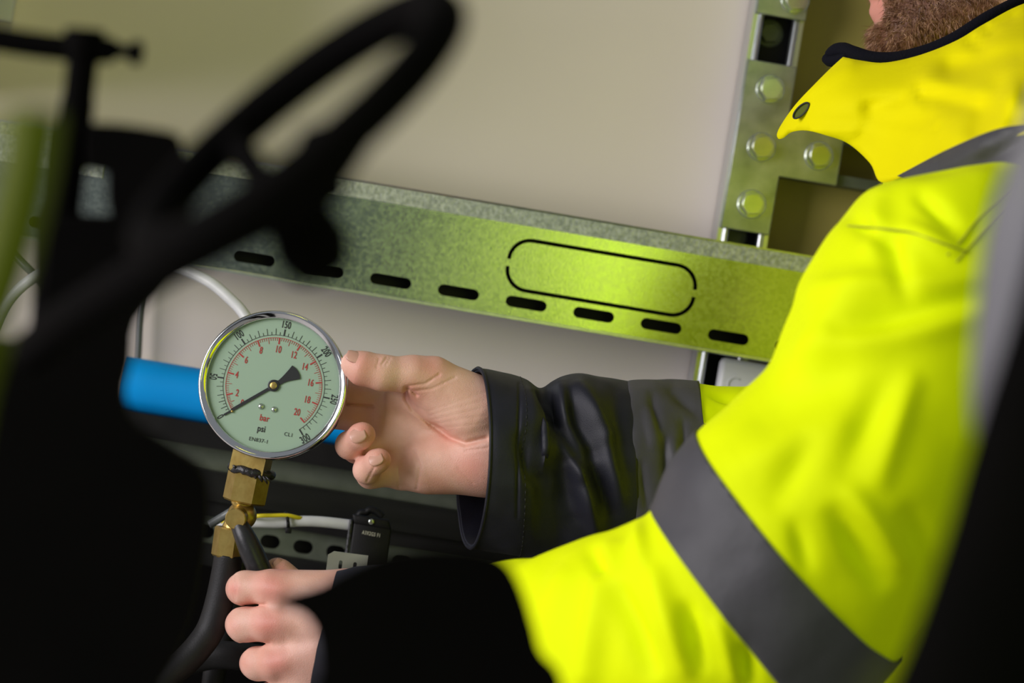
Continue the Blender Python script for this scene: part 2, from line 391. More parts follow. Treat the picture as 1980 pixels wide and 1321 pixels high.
def bolt(px, py, y=YT, r=0.0096, name='bolt', m='bolt'):
    c = W(px, py, y)
    o = MB().lathe([(0.0115, 0), (0.0115, 0.0012), (0.0107, 0.0018)], c, (0, -1, 0), 32).lathe(
        [(r * 1.0, 0.0018), (r * 1.06, 0.0024), (r * 1.06, 0.0080), (r * 1.0, 0.0088), (r * .6, 0.0088)], c, (0, -1, 0), 6, up=(0.3, 0, 1)).lathe(
        [(r * 0.86, 0.0084), (r * 0.86, 0.0094), (r * .83, 0.0096)], c, (0, -1, 0), 24).build(name, MT[m], frame)
    return sharp(o, 30)
for q in ((1489, 173), (1472, 285), (1453, 395), (1583, 302), (1537, 0), (1508, -70)): bolt(*q)
for q in ((1487, 65), (1417, 456)): bolt(*q, y=YP + 0.030, r=0.0085, name='inner_nut', m='greyrail')

# ---- white box ------------------------------------------------------------
b0, b1 = W(1392, 690, 0.27), W(1560, 800, 0.27)
wb = empty('junction_box', ((b0.x + b1.x) / 2, 0.28, b1.z - 0.03), 'white plastic junction box with a rounded lid hanging below the tray', 'box')
MB().box((b0.x + 0.002, 0.268, b1.z - 0.03), (b1.x + 0.002, YP - 0.001, b0.z - 0.002), 0.003).build('body', MT['white'], wb)
lid = sharp(MB().box((b0.x, 0.258, b1.z - 0.032), (b1.x + 0.004, 0.272, b0.z), 0.0045).build('lid', MT['white'], wb), 60)
sharp(MB().tube([Vector((b0.x + 0.014 + 0.0055 * math.cos(a), 0.2578, W(1412, 743, 0.27).z + 0.0055 * math.sin(a))) for a in [math.radians(60 + k * 12) for k in range(21)]], 0.0007, 6).build('embossed_mark', MT['white'], lid))
for k, tx in enumerate('uw'):
    mm = text_mesh(tx, 0.008, Matrix.Translation((b0.x + 0.0225 + 0.0055 * k, 0.2578, W(1412, 746, 0.27).z - 0.001)) @ Matrix.Rotation(math.pi / 2, 4, 'X'), 0.9, 0.0004)
    add('embossed_letter', None, None, MT['white'], lid, smooth=False, me=mm)

# ---- blue pipe and the dark rails under it -------------------------------
pc = W(430, 772, 0.257); rp_ = 0.0212
sharp(MB().lathe([(rp_ * .8, 0), (rp_, 0.0), (rp_, 1.3), (rp_ * .8, 1.3)], (W(236, 735, 0.257).x, 0.257, pc.z), (1, 0, 0), 48).build('blue_pipe', MT['blue'],
    label='smooth bright blue plastic pipe running level behind the gauge', cat='pipe'))
def rail(name, pxy0, pxy1, Y, m, label, depth=0.05, x0=-300, x1=1800, holes=None):
    z1, z0 = W(600, pxy0, Y).z, W(600, pxy1, Y).z
    a, b = W(x0, 900, Y).x, W(x1, 1100, Y).x
    me = curve_mesh([(a, z0), (b, z0), (b, z1), (a, z1)], holes(z0, z1, Y) if holes else [], depth)
    me.transform(Matrix(((1, 0, 0, 0), (0, 0, -1, Y + depth / 2), (0, 1, 0, 0), (0, 0, 0, 1))))
    return add(name, None, None, MT[m], None, smooth=False, me=me, label=label, cat='rail')
rail('cable_duct', 853, 898, 0.235, 'blackp', 'black cable duct directly under the blue pipe', 0.045)
rail('mounting_rail', 897, 944, 0.25, 'greyrail', 'dull greenish galvanised rail between two black ducts behind the hand', 0.03)
rail('lower_duct', 943, 1000, 0.225, 'darkrail', 'dark ribbed cable duct beneath the dull galvanised rail', 0.035)
rail('edge_strip', 998, 1030, 0.232, 'blackp', 'black strip above the rail with oval holes', 0.028)
def oval(z0, z1, Y):
    h = []
    zc = W(586, 1058, Y).z
    for k in range(-4, 9): h.append(stadium(W(586, 1058, Y).x + 0.0262 * k, zc, 0.0155, 0.0105))
    return h
rail('perforated_rail', 1029, 1086, 0.24, 'greyrail', 'dull galvanised rail pierced by a row of short oval holes', 0.003, holes=oval)
rail('base_duct', 1085, 1128, 0.225, 'darkrail', 'dark ribbed duct below the rail with oval holes', 0.035)
rail('base_cabinet', 1127, 4100, 0.22, 'black', 'tall black equipment base under the lower duct', 0.06)
rail('backing_plate', 1000, 1128, 0.262, 'blackp', 'black backing plate behind the rail with oval holes', 0.02)

# ---- cables ---------------------------------------------------------------
def cable(name, pts, rpx, m, label, cat='cable', parent=None):
    p = pxpath(pts, 10); return MB().tube(p, rpx * pts[0][2] / FPX, 16).build(name, MT[m], parent, label=label, cat=cat)
cable('white_cable', [(300, 500, 2.16), (356, 521, 2.15), (405, 545, 2.14), (445, 578, 2.13), (475, 612, 2.12), (520, 690, 2.11), (545, 790, 2.11)], 11, 'cable', 'white cable curving down from the tray to behind the gauge')
cable('white_cable', [(-60, 760, 2.1), (-30, 690, 2.1), (0, 610, 2.1), (30, 565, 2.1), (72, 533, 2.1), (130, 505, 2.12), (200, 480, 2.17)], 11, 'cable', 'white cable arching up beside the black clamp column')
cable('grey_cable', [(-60, 400, 2.2), (-20, 440, 2.16), (8, 472, 2.13), (40, 506, 2.12), (70, 535, 2.12), (120, 590, 2.13), (160, 660, 2.15)], 8, 'greycable', 'dark grey cable crossing behind the arching white cable')
cable('conduit', [(281, 500, 2.30), (277, 540, 2.30), (271, 600, 2.30), (267, 683, 2.30), (262, 730, 2.30)], 7, 'greycable', 'thin grey upright conduit above the blue pipe', 'conduit')

t0, t1 = W(-22, 10, YW), W(32, 5, YW)
sharp(MB().box((t0.x, YW - .018, W(26, 47, YW).z), (t1.x, YW - .0005, 2.2), .002).build('trunking', MT['white'], label='pale plastic trunking on the wall above the black cross bar', cat='trunking'))
# ---- terminal box with white cable, yellow wire, cable tie, slotted bracket
d_ = 2.12
tb = empty('terminal_box', P(730, 1180, d_), 'black plastic connector housing with pale printed code and a cable entry', 'connector')
def oblong(name, quad, d0, d1, m, parent, bev=0.0012):
    bm = bmesh.new(); f = [bm.verts.new(P(x, y, d0)) for x, y in quad]; g = [bm.verts.new(P(x, y, d1)) for x, y in quad]
    n = len(quad)
    bm.faces.new(f[::-1]); bm.faces.new(g)
    for i in range(n): bm.faces.new((f[i], f[(i + 1) % n], g[(i + 1) % n], g[i]))
    bmesh.ops.recalc_face_normals(bm, faces=bm.faces)
    if bev: bmesh.ops.bevel(bm, geom=list(bm.edges), offset=bev, segments=2, affect='EDGES', profile=.5)
    bm.verts.index_update(); v = [q.co.copy() for q in bm.verts]; fc = [[q.index for q in x.verts] for x in bm.faces]; bm.free()
    return sharp(add(name, v, fc, MT[m], parent), 50)
oblong('housing', [(684, 1010), (757, 1022), (735, 1200), (660, 1190)], d_, d_ + 0.05, 'blackp', tb)
oblong('cover', [(681, 994), (752, 1005), (757, 1025), (684, 1013)], d_ - 0.001, d_ + 0.045, 'blackp', tb, 0.0015)
oblong('side_gasket', [(676, 1003), (684, 1004), (666, 1130), (658, 1128)], d_ - 0.0005, d_ + 0.04, 'goo', tb, 0.001)
MB().tube(pxpath([(692, 1000, d_ + .02), (698, 992, d_ + .02), (708, 991, d_ + .02), (716, 986, d_ + .02), (728, 990, d_ + .02), (740, 1000, d_ + .02)], 6), 0.0028, 10).build('strain_relief', MT['blackp'], tb)
MB().lathe([(0.0022, 0), (0.0022, 0.0007), (0.0012, 0.0009)], P(718, 1009, d_ - 0.001), -FWD, 12).build('screw', MT['bolt'], tb)
tdir = (P(737, 1038, d_) - P(702, 1031, d_)).normalized(); tn = -FWD; tup = tn.cross(tdir)
TM = Matrix((tdir, tup, tn)).transposed().to_4x4(); TM.translation = P(718, 1033, d_ - 0.0006)
add('printed_code', None, None, MT['print'], tb, smooth=False, me=text_mesh('A3X2G5 F1', 0.0040, TM, 0.62, 0.00005, 1.18, 0.0))
cable('white_cable', [(428, 1018, 2.15), (455, 1010, 2.13), (490, 1010, 2.125), (540, 1011, 2.123), (585, 1008, 2.123), (630, 1010, 2.125), (690, 1017, 2.13)], 10.5, 'cable', 'white cable running level into the black connector housing')
cable('yellow_wire', [(430, 1010, 2.14), (490, 999, 2.117), (530, 997, 2.115), (556, 997, 2.116), (575, 1001, 2.119), (590, 1004, 2.124)], 4, 'yellow', 'thin yellow wire tied along the white cable', 'wire')
zt_ = empty('cable_tie', P(556, 1030, 2.12), 'black cable tie holding the yellow wire to the white cable', 'cable tie')
ring = [P(554 + 3 * math.cos(a) + 2 * math.sin(a), 1009 + 17 * math.sin(a), 2.122 - 0.0075 * math.cos(a)) for a in [2 * math.pi * k / 20 for k in range(21)]]
MB().tube(ring, 0.0013, 8).build('strap', MT['blackp'], zt_)
oblong('lock_head', [(552, 1020), (564, 1021), (563, 1032), (551, 1031)], 2.111, 2.117, 'darkrail', zt_, 0.0006)
cable('grey_cable', [(404, 1015, 2.09), (430, 1000, 2.09), (455, 985, 2.09), (480, 972, 2.10), (505, 962, 2.12)], 8, 'greycable', 'short grey cable behind the brass ball joint')
bp_ = [(0, 0), (.029, 0), (.029, .016), (.004, .016), (0, .013)]
bq = P(630, 1107, 2.06); bx = (P(708, 1117, 2.06) - bq).normalized(); bz = -FWD; by = bz.cross(bx)
BM_ = Matrix((bx, by, bz)).transposed().to_4x4(); BM_.translation = bq
def vslot(cx, cy, w_, h_): return [(cx + q[1] - 0, cy + q[0]) for q in stadium(0, 0, h_, w_)]
me = curve_mesh(bp_, [vslot(.0098, .0068, .0026, .0065), vslot(.0203, .0068, .0026, .0065)], 0.0015); me.transform(BM_)
add('slotted_bracket', None, None, MT['bracket'], None, smooth=False, me=me, label='small grey metal bracket with two upright slots and a clipped corner', cat='bracket')


# ------------------------------------------------------------------ pressure gauge
GN = (-FWD + 0.11 * UPV - 0.05 * RGT).normalized(); GX = (RGT - GN * RGT.dot(GN)).normalized(); GY = GN.cross(GX)
GC = P(526.5, 743.5, 1.975)
def G(x, y, h): return GC + GX * x + GY * y + GN * h
gauge = empty('pressure_gauge', G(0, -0.052, -0.02), 'round chrome-rimmed pressure gauge with black and red scales on a white dial', 'gauge')
sharp(MB().lathe([(0.030, -0.044), (0.045, -0.043), (0.048, -0.040), (0.0485, -0.012), (0.0475, -0.010)], GC, GN, 96, GY).build('case', MT['chrome'], gauge), 40)
prof = [(0.0475, -0.014), (0.0508, -0.0138), (0.0518, -0.0125), (0.0522, -0.0105), (0.0522, -0.0034), (0.0519, -0.0014), (0.0513, -0.0003), (0.0504, 0.0), (0.0494, -0.0004), (0.0484, -0.0010), (0.0474, -0.0016), (0.0467, -0.0022), (0.0465, -0.0030)]
V, F = [], []; n = 128
for r, h in prof:
    for k in range(n): a = 2 * math.pi * k / n; V.append(G(r * math.cos(a), r * math.sin(a), h))
for i in range(len(prof) - 1):
    for k in range(n): F.append((i * n + k, i * n + (k + 1) % n, (i + 1) * n + (k + 1) % n, (i + 1) * n + k))
add('bezel', V, F, MT['chrome'], gauge)
DH = -0.0050
V = [G(0, 0, DH)] + [G(0.0472 * math.cos(2 * math.pi * k / 96), 0.0472 * math.sin(2 * math.pi * k / 96), DH) for k in range(96)]
V += [p - GN * 0.001 for p in V]
F = [(0, 1 + k, 1 + (k + 1) % 96) for k in range(96)] + [(97, 98 + (k + 1) % 96, 98 + k) for k in range(96)] + [(1 + k, 98 + k, 98 + (k + 1) % 96, 1 + (k + 1) % 96) for k in range(96)]
dial = add('dial', V, F, MT['dial'], gauge, smooth=False)
MM = 0.361e-3
DC = (1.1 * MM, -1.2 * MM)
def D(r, ang, h): # r in px, ang clockwise from image-up
    a = math.radians(ang); return G(DC[0] + r * MM * math.sin(a), DC[1] + r * MM * math.cos(a), h)
def bar_angle(b): return -120 + (19.6 * b / 2 if b < 2 else 19.6 + (b - 2) * 13.36)
def psi_angle(p): return bar_angle(p * 0.0689476)
def tick(mb, r0, r1, ang, wpx, h=DH + 0.00025, tk=0.0002):
    a = math.radians(ang); t = (GX * math.cos(a) - GY * math.sin(a)) * (wpx / 2 * MM)
    q = [D(r0, ang, h) - t, D(r0, ang, h) + t, D(r1, ang, h) + t, D(r1, ang, h) - t]
    mb.put(q + [p - GN * tk for p in q], [(0, 1, 2, 3), (7, 6, 5, 4), (0, 4, 5, 1), (1, 5, 6, 2), (2, 6, 7, 3), (3, 7, 4, 0)])
def arc(mb, r, a0, a1, wpx, n=90):
    V, F = [], []
    for k in range(n + 1):
        an = a0 + (a1 - a0) * k / n
        V += [D(r - wpx / 2, an, DH + 0.0002), D(r + wpx / 2, an, DH + 0.0002)]
    for k in range(n): F.append((2 * k, 2 * k + 1, 2 * k + 3, 2 * k + 2))
    mb.put(V, F)
kb, kr_ = MB(), MB()
arc(kb, 98.5, psi_angle(0), psi_angle(300), 0.9); arc(kr_, 93.2, bar_angle(0), bar_angle(20), 1.0)
for p in range(0, 301, 5):
    a = psi_angle(p)
    if p % 50 == 0: tick(kb, 98.5, 111, a, 2.7)
    elif p % 10 == 0: tick(kb, 98.5, 111, a, 0.9)
    else: tick(kb, 98.5, 104.5, a, 0.8)
for q in range(0, 101):
    b = q * 0.2; a = bar_angle(b)
    if q % 10 == 0: tick(kr_, 93.2, 81, a, 2.8)
    elif q % 5 == 0: tick(kr_, 93.2, 81.5, a, 0.9)
    else: tick(kr_, 93.2, 87.5, a, 0.8)
kb.build('black_scale', MT['ink'], dial, smooth=False); kr_.build('red_scale', MT['red'], dial, smooth=False)
def dtext(body, x, y, rot, size, m, sx, off=0.0):     # x, y pixels from dial centre (y down), rot clockwise degrees
    T = Matrix((GX, GY, GN)).transposed().to_4x4(); T.translation = G(DC[0] + x * MM, DC[1] - y * MM, DH + 0.0003)
    me = text_mesh(body, size * MM, T @ Matrix.Rotation(math.radians(-rot), 4, 'Z'), sx, 0.00002, 1.06, off)
    add('numeral' if body[0].isdigit() else 'lettering', None, None, MT[m], dial, smooth=False, me=me)
for p in (0, 50, 100, 150, 200, 250, 300):
    a = psi_angle(p); rot = a + 180 if p in (0, 50, 300) else a
    dtext(str(p), 119.6 * math.sin(math.radians(a)), -119.6 * math.cos(math.radians(a)), rot, 19.5, 'ink', 0.62, 0.00010)
for t, x, y in ((0, 385, 838), (2, 343, 752), (4, 338, 598), (6, 418, 472), (8, 543, 390), (10, 690, 382), (12, 823, 430), (14, 918, 532), (16, 967, 668), (18, 940, 812), (20, 855, 918)):
    dtext(str(t), (x - 655) / 4.403, (y - 690) / 4.403, 10.6, 19.0, 'red', 0.62, 0.00010)
dtext('bar', (578 - 655) / 4.403, (968 - 690) / 4.403, 11, 17.5, 'red', 0.78, 0.00010)
dtext('psi', (553 - 655) / 4.403, (1058 - 690) / 4.403, 11, 17.5, 'ink', 0.78, 0.00010)
dtext('EN837-1', (530 - 655) / 4.403, (1155 - 690) / 4.403, 11, 10.4, 'ink', 0.98, 0.0)
dtext('CL1', (785 - 655) / 4.403, (1108 - 690) / 4.403, 11, 10.4, 'ink', 0.98, 0.0)
def zpx(x, y): return (DC[0] + (x - 655) / 4.403 * MM, DC[1] - (y - 690) / 4.403 * MM)
NH = DH + 0.0010
npoly = [(640, 655), (625, 678), (605, 707), (300, 881), (287, 900), (230, 932), (236, 944), (298, 911), (320, 899), (612, 733), (660, 735), (700, 690),
         (735, 668), (780, 652), (830, 643), (881, 634), (877, 600), (862, 568), (840, 540), (812, 519), (786, 552), (752, 590), (722, 622), (692, 648), (665, 640)]
poly = [zpx(*q) for q in npoly]
V = [G(x, y, NH) for x, y in poly] + [G(x, y, NH - 0.0006) for x, y in poly]; n = len(poly)
pointer = add('pointer', V, [tuple(range(n)), tuple(range(2 * n - 1, n - 1, -1))] + [(i, n + i, n + (i + 1) % n, (i + 1) % n) for i in range(n)], MT['needle'], gauge, smooth=False)
hx, hy = zpx(655, 690)
sharp(MB().lathe([(0.0041, 0), (0.0041, 0.0007), (0.0036, 0.0009), (0.0029, 0.0009), (0.0027, 0.0006)], G(hx, hy, NH - 0.0004), GN, 40).build('hub_cap', MT['needle'], pointer))
sharp(MB().lathe([(0.0025, 0), (0.0025, 0.0008), (0.0021, 0.0010), (0.0008, 0.0011)], G(hx, hy, NH - 0.0002), GN, 32).build('spindle', MT['brass'], pointer))
for q in ((548, 866), (660, 893)):
    MB().lathe([(0.0021, 0), (0.0021, 0.0006), (0.0017, 0.0013), (0.0008, 0.0017)], G(*zpx(*q), DH), GN, 20).build('dial_screw', MT['bolt'], dial)
MB().lathe([(0.0009, 0), (0.0009, 0.0014), (0.0006, 0.0017)], G(*zpx(303, 908), DH), GN, 12).build('stop_pin', MT['brass'], dial)
V = [G(0, 0, -0.0026)] + [G(0.0466 * math.cos(2 * math.pi * k / 96), 0.0466 * math.sin(2 * math.pi * k / 96), -0.0026) for k in range(96)]
add('glass_pane', V, [(0, 1 + k, 1 + (k + 1) % 96) for k in range(96)], MT['glass'], gauge, smooth=False)
# square brass shank under the case
SD = (P(468, 985, 2.0) - P(492, 880, 2.0)).normalized()
s_c = P(491, 872, 1.998)
sharp(MB().lathe([(0.0172, 0), (0.0172, 0.0150), (0.0160, 0.0162)], s_c, SD, 4, up=RGT * 0.62 - FWD * 0.78).build('shank', MT['brass'], gauge), 30)

# ------------------------------------------------------------------ brass coupling under the gauge
cp = empty('brass_coupling', P(440, 1085, 2.0), 'worn brass hexagon coupling with a ball joint and black lever below the gauge', 'coupling')
HXU = (RGT * 0.45 - FWD * 0.89)
def hexa(name, p0, p1, r, up=HXU, ch=0.0012):
    a, b = Vector(p0), Vector(p1); L_ = (b - a).length
    o = MB().lathe([(r - ch, 0), (r, ch), (r, L_ - ch), (r - ch, L_)], a, b - a, 6, up=up).build(name, MT['brass'], cp); return sharp(o, 20)
hexa('upper_nut', P(484, 908, 2.0), P(471, 972, 2.0), 0.0152)
hexa('lower_nut', P(446, 1020, 2.006), P(438, 1078, 2.006), 0.0112, up=HXU)
rnd = random.Random(3); mb = MB()
gc_ = P(486, 911, 2.0); gu = (RGT - SD * RGT.dot(SD)).normalized(); gw = SD.cross(gu); ring = []; rad = []
for k in range(49):
    a = 2 * math.pi * (k % 48) / 48; jx = noise.noise(Vector((math.cos(a) * 3, math.sin(a) * 3, 1.7)))
    ring.append(gc_ + (gu * math.cos(a) + gw * math.sin(a)) * (.0146 + .0010 * jx) + SD * (.0016 * noise.noise(Vector((math.cos(a) * 4, math.sin(a) * 4, 7)))))
    rad.append(.0030 + .0013 * noise.noise(Vector((math.cos(a) * 5, math.sin(a) * 5, 3))))
mb.tube(ring, rad, 12, False)
for (x1, y1, x2, y2, r) in ((500, 918, 507, 932, .0016), (508, 921, 517, 936, .0012), (492, 917, 494, 926, .0014), (514, 922, 524, 934, .0007), (455, 905, 449, 899, .001), (470, 909, 466, 903, .0012)):
    mb.tube(pxpath([(x1, y1, 1.986), ((x1 + x2) / 2 + 1, (y1 + y2) / 2, 1.985), (x2, y2, 1.987)], 4), [r, r, r, r, r * .9, r * .8, r * .7, r * .5, r * .3], 8)
mb.build('thread_sealant', MT['goo'], cp)
bc = P(468, 997, 2.002); br = 0.0104
ball = MB().lathe([(br * math.sin(math.pi * (j + .2) / 20), -br * math.cos(math.pi * (j + .2) / 20)) for j in range(20)], bc, SD, 40).build('ball_joint', MT['brass'], cp)
sharp(MB().lathe([(0.0074, 0), (0.0074, 0.0128), (0.0068, 0.0136), (0.0020, 0.0134)], P(463, 998, 1.9985), (-FWD - 0.12 * RGT - 0.1 * UPV), 40).build('joint_pin', MT['brass'], ball))
MB().tube(pxpath([(466, 975, 2.002), (470, 965, 2.0)], 4), 0.0075, 24).build('neck', MT['brass'], ball)
MB().tube(pxpath([(455, 1012, 2.006), (449, 1026, 2.006)], 4), 0.0078, 24).build('outlet', MT['brass'], ball)
lv = pxpath([(462, 1014, 1.992), (474, 1040, 1.989), (492, 1080, 1.989), (512, 1125, 1.990), (538, 1180, 1.991), (560, 1230, 1.992)], 6)
MB().tube(lv, [0.0062 + 0.0022 * min(1, k / 10) for k in range(len(lv))], 24).build('lever', MT['lever'], cp)
hs = pxpath([(442, 1072, 2.006), (436, 1110, 2.007), (424, 1165, 2.008), (408, 1215, 2.008), (385, 1250, 2.005), (352, 1285, 2.0), (300, 1330, 1.99), (230, 1400, 1.98)], 8)
MB().tube(hs, 0.0102, 28).build('rubber_hose', MT['rubber'], label='thick black rubber hose bending away below the brass coupling', cat='hose')
hs = pxpath([(250, 1400, 2.045), (300, 1330, 2.045), (345, 1290, 2.045), (395, 1270, 2.045), (450, 1268, 2.045), (520, 1278, 2.05), (600, 1300, 2.055), (700, 1330, 2.07)], 8)
MB().tube(hs, 0.0102, 28).build('rubber_hose', MT['rubber'], label='thick black rubber hose lying level behind the lower fist', cat='hose')
hs = pxpath([(455, 1085, 2.078), (452, 1140, 2.078), (440, 1200, 2.078), (420, 1270, 2.078), (410, 1340, 2.078)], 8)
MB().tube(hs, 0.0085, 20).build('rubber_hose', MT['rubber'], label='slim black hose hanging straight behind the bent hose', cat='hose')


# ------------------------------------------------------------------ signed-distance modelling (camera-aligned space, metres)
def cone(p, a, b, ra, rb):
    a = np.asarray(a, np.float32); b = np.asarray(b, np.float32); ba = b - a
    t = np.clip(((p - a) @ ba) / max(float(ba @ ba), 1e-12), 0, 1)
    return np.linalg.norm(p - a - t[..., None] * ba, axis=-1) - (ra + t * (rb - ra))
def ellipsoid(p, c, r):
    q = (p - np.asarray(c, np.float32)) / np.asarray(r, np.float32); k0 = np.linalg.norm(q, axis=-1)
    k1 = np.linalg.norm(q / np.asarray(r, np.float32), axis=-1)
    return k0 * (k0 - 1) / np.maximum(k1, 1e-9)
def smin(a, b, k):
    h = np.clip(0.5 + 0.5 * (b - a) / k, 0, 1); return b + (a - b) * h - k * h * (1 - h)
def polymesh(fn, lo, hi, h):
    lo = np.array(lo, np.float32); hi = np.array(hi, np.float32)
    n = np.ceil((hi - lo) / h).astype(int) + 1
    ax = [lo[i] + h * np.arange(n[i], dtype=np.float32) for i in range(3)]
    f = np.empty(tuple(n), np.float32)
    for i0 in range(0, n[0], 24):                         # slabs keep memory low
        g = np.stack(np.meshgrid(ax[0][i0:i0 + 24], ax[1], ax[2], indexing='ij'), -1)
        f[i0:i0 + 24] = fn(g)
    s_ = f < 0
    shp = tuple(n - 1); cnt = np.zeros(shp, np.int8); acc = np.zeros(shp + (3,), np.float32)
    I, J, K = np.meshgrid(*[np.arange(m) for m in shp], indexing='ij') if False else (None, None, None)
    def sl(o, a): # corner slice
        return tuple(slice(o[i], o[i] + shp[i]) for i in range(3))
    for axis in range(3):
        o1, o2 = [(1, 2), (0, 2), (0, 1)][axis]
        for u in (0, 1):
            for v in (0, 1):
                c0 = [0, 0, 0]; c0[o1] = u; c0[o2] = v; c1 = list(c0); c1[axis] = 1
                f0, f1 = f[sl(c0, 0)], f[sl(c1, 0)]
                m = (f0 < 0) != (f1 < 0)
                t = np.where(m, f0 / np.where(m, f0 - f1, 1), 0)
                cnt += m
                acc[..., axis] += np.where(m, t, 0)
                if u: acc[..., o1] += m
                if v: acc[..., o2] += m
    act = cnt > 0; idx = -np.ones(shp, np.int64); idx[act] = np.arange(act.sum())
    cell = np.argwhere(act); V = lo + h * (cell + acc[act] / cnt[act][:, None])
    Q = []
    for axis in range(3):
        o1, o2 = [(1, 2), (2, 0), (0, 1)][axis]
        a = [slice(None)] * 3; b = [slice(None)] * 3; a[axis] = slice(0, -1); b[axis] = slice(1, None)
        s0, s1 = s_[tuple(a)], s_[tuple(b)]
        e = np.argwhere(s0 != s1)
        e = e[(e[:, o1] > 0) & (e[:, o2] > 0) & (e[:, o1] < shp[o1]) & (e[:, o2] < shp[o2])]
        flip = s0[tuple(e.T)]
        d1 = np.zeros(3, int); d1[o1] = 1; d2 = np.zeros(3, int); d2[o2] = 1
        q = np.stack([idx[tuple((e - d1 - d2).T)], idx[tuple((e - d2).T)], idx[tuple(e.T)], idx[tuple((e - d1).T)]], 1)
        q[~flip] = q[~flip][:, ::-1]; Q.append(q)
    return V.astype(np.float64), np.concatenate(Q)
def seg2(px, py, x1, y1, x2, y2):
    dx, dy = x2 - x1, y2 - y1; t = np.clip(((px - x1) * dx + (py - y1) * dy) / (dx * dx + dy * dy), 0, 1)
    return np.hypot(px - x1 - t * dx, py - y1 - t * dy)
def cpx(p):                                              # camera-space grid -> pixels
    d = -p[..., 2]; return 990 + p[..., 0] / d * FPX, 660.5 - p[..., 1] / d * FPX
def chain(p, pts, k=0.003):
    f = None
    for (a, ra), (b, rb) in zip(pts[:-1], pts[1:]):
        g = cone(p, a, b, ra, rb); f = g if f is None else smin(f, g, k)
    return f
def J(px, py, d, r): return (cs(px, py, d), r / 1000.0)

# --- right hand: palm towards the camera, thumb on the bezel
R_fingers = [
    [J(748, 778, 2.026, 11.5), J(700, 760, 2.034, 9.6), J(640, 752, 2.037, 9.0), J(596, 748, 2.036, 8.2)],
    [J(748, 818, 2.026, 11.5), J(688, 808, 2.032, 9.8), J(625, 803, 2.037, 9.2), J(585, 800, 2.036, 8.4)],
    [J(752, 868, 2.020, 11.5), J(690, 868, 2.010, 9.8), J(676, 861, 1.988, 9.4), J(698, 843, 1.974, 8.4), J(703, 840, 1.973, 7.8)],
    [J(768, 912, 2.012, 11.0), J(716, 918, 2.002, 9.3), J(709, 909, 1.983, 8.9), J(729, 892, 1.972, 7.8), J(735, 889, 1.971, 7.3)],
]
R_thumb = [J(925, 790, 1.992, 23), J(836, 735, 1.986, 15.8), J(800, 726, 1.981, 13.2), J(738, 721, 1.975, 11.7), J(700, 712, 1.973, 11.2), J(683, 704, 1.974, 8.6)]
def right_hand(p):
    f = cone(p, cs(765, 800, 2.022), cs(960, 830, 2.016), .0145, .022)
    for a, b, ra, rb in (((760, 838, 2.024), (960, 855, 2.014), .0145, .022), ((764, 878, 2.018), (955, 880, 2.012), .0145, .021), ((780, 912, 2.012), (945, 898, 2.006), .0135, .0200)):
        f = smin(f, cone(p, cs(*a), cs(*b), ra, rb), .010)
    f = smin(f, cone(p, cs(830, 905, 2.002), cs(930, 890, 2.000), .017, .021), .010)     # hypothenar
    f = smin(f, cone(p, cs(960, 838, 2.008), cs(1120, 850, 2.02), .0285, .030), .015)    # wrist
    f = smin(f, cone(p, cs(955, 875, 2.008), cs(1120, 880, 2.02), .027, .030), .015)
    th = chain(p, R_thumb, .005)
    th = smin(th, cone(p, cs(832, 752, 1.990), cs(905, 800, 1.992), .0150, .0195), .006)
    f = smin(f, th, .0055)
    f = smin(f, cone(p, cs(772, 766, 2.012), cs(840, 785, 2.002), .0105, .014), .006)
    fx, fy = cpx(p)
    for i, ch in enumerate(R_fingers):
        g = chain(p, ch, .004)
        f = smin(f, g, .0055 if i < 2 else .004)
    front = np.clip((-1.975 - .035 - p[..., 2]) * 0 + 1, 0, 1)
    def crease(pts, wd, dp):
        d = None
        for a, b in zip(pts[:-1], pts[1:]):
            g = seg2(fx, fy, *a, *b); d = g if d is None else np.minimum(d, g)
        return dp / 1000 * np.exp(-(d / wd) ** 2)
    near = np.clip((p[..., 2] + 2.012) / .006, 0, 1)
    c = crease([(786, 752), (786, 772), (798, 792), (830, 818), (868, 846), (900, 858), (940, 848)], 5, 2.3)
    c += crease([(788, 750), (806, 764)], 2.6, 1.5) + crease([(792, 746), (822, 742), (850, 724)], 2.2, .8) + crease([(797, 757), (835, 752), (880, 730)], 2.0, .6)
    c += crease([(748, 692), (738, 706)], 2.0, .7) + crease([(754, 693), (746, 706)], 2.0, .6) + crease([(733, 694), (728, 712)], 1.8, .5)
    for k in range(5): c += crease([(830, 795 + 9 * k), (940, 758 + 15 * k)], 1.8, .18)
    c += crease([(900, 872), (945, 866)], 2.0, .6) + crease([(885, 905), (915, 935)], 2.0, .4)
    c += crease([(770, 905), (772, 948)], 2.4, .6) + crease([(800, 870), (812, 905), (806, 945)], 3, .7) + crease([(727, 897), (710, 930)], 1.8, .8)
    back = np.clip((-2.012 - p[..., 2]) / .006, 0, 1)
    cb = crease([(640, 781), (722, 786)], 2.6, 1.3)
    return f + c * near + cb * back
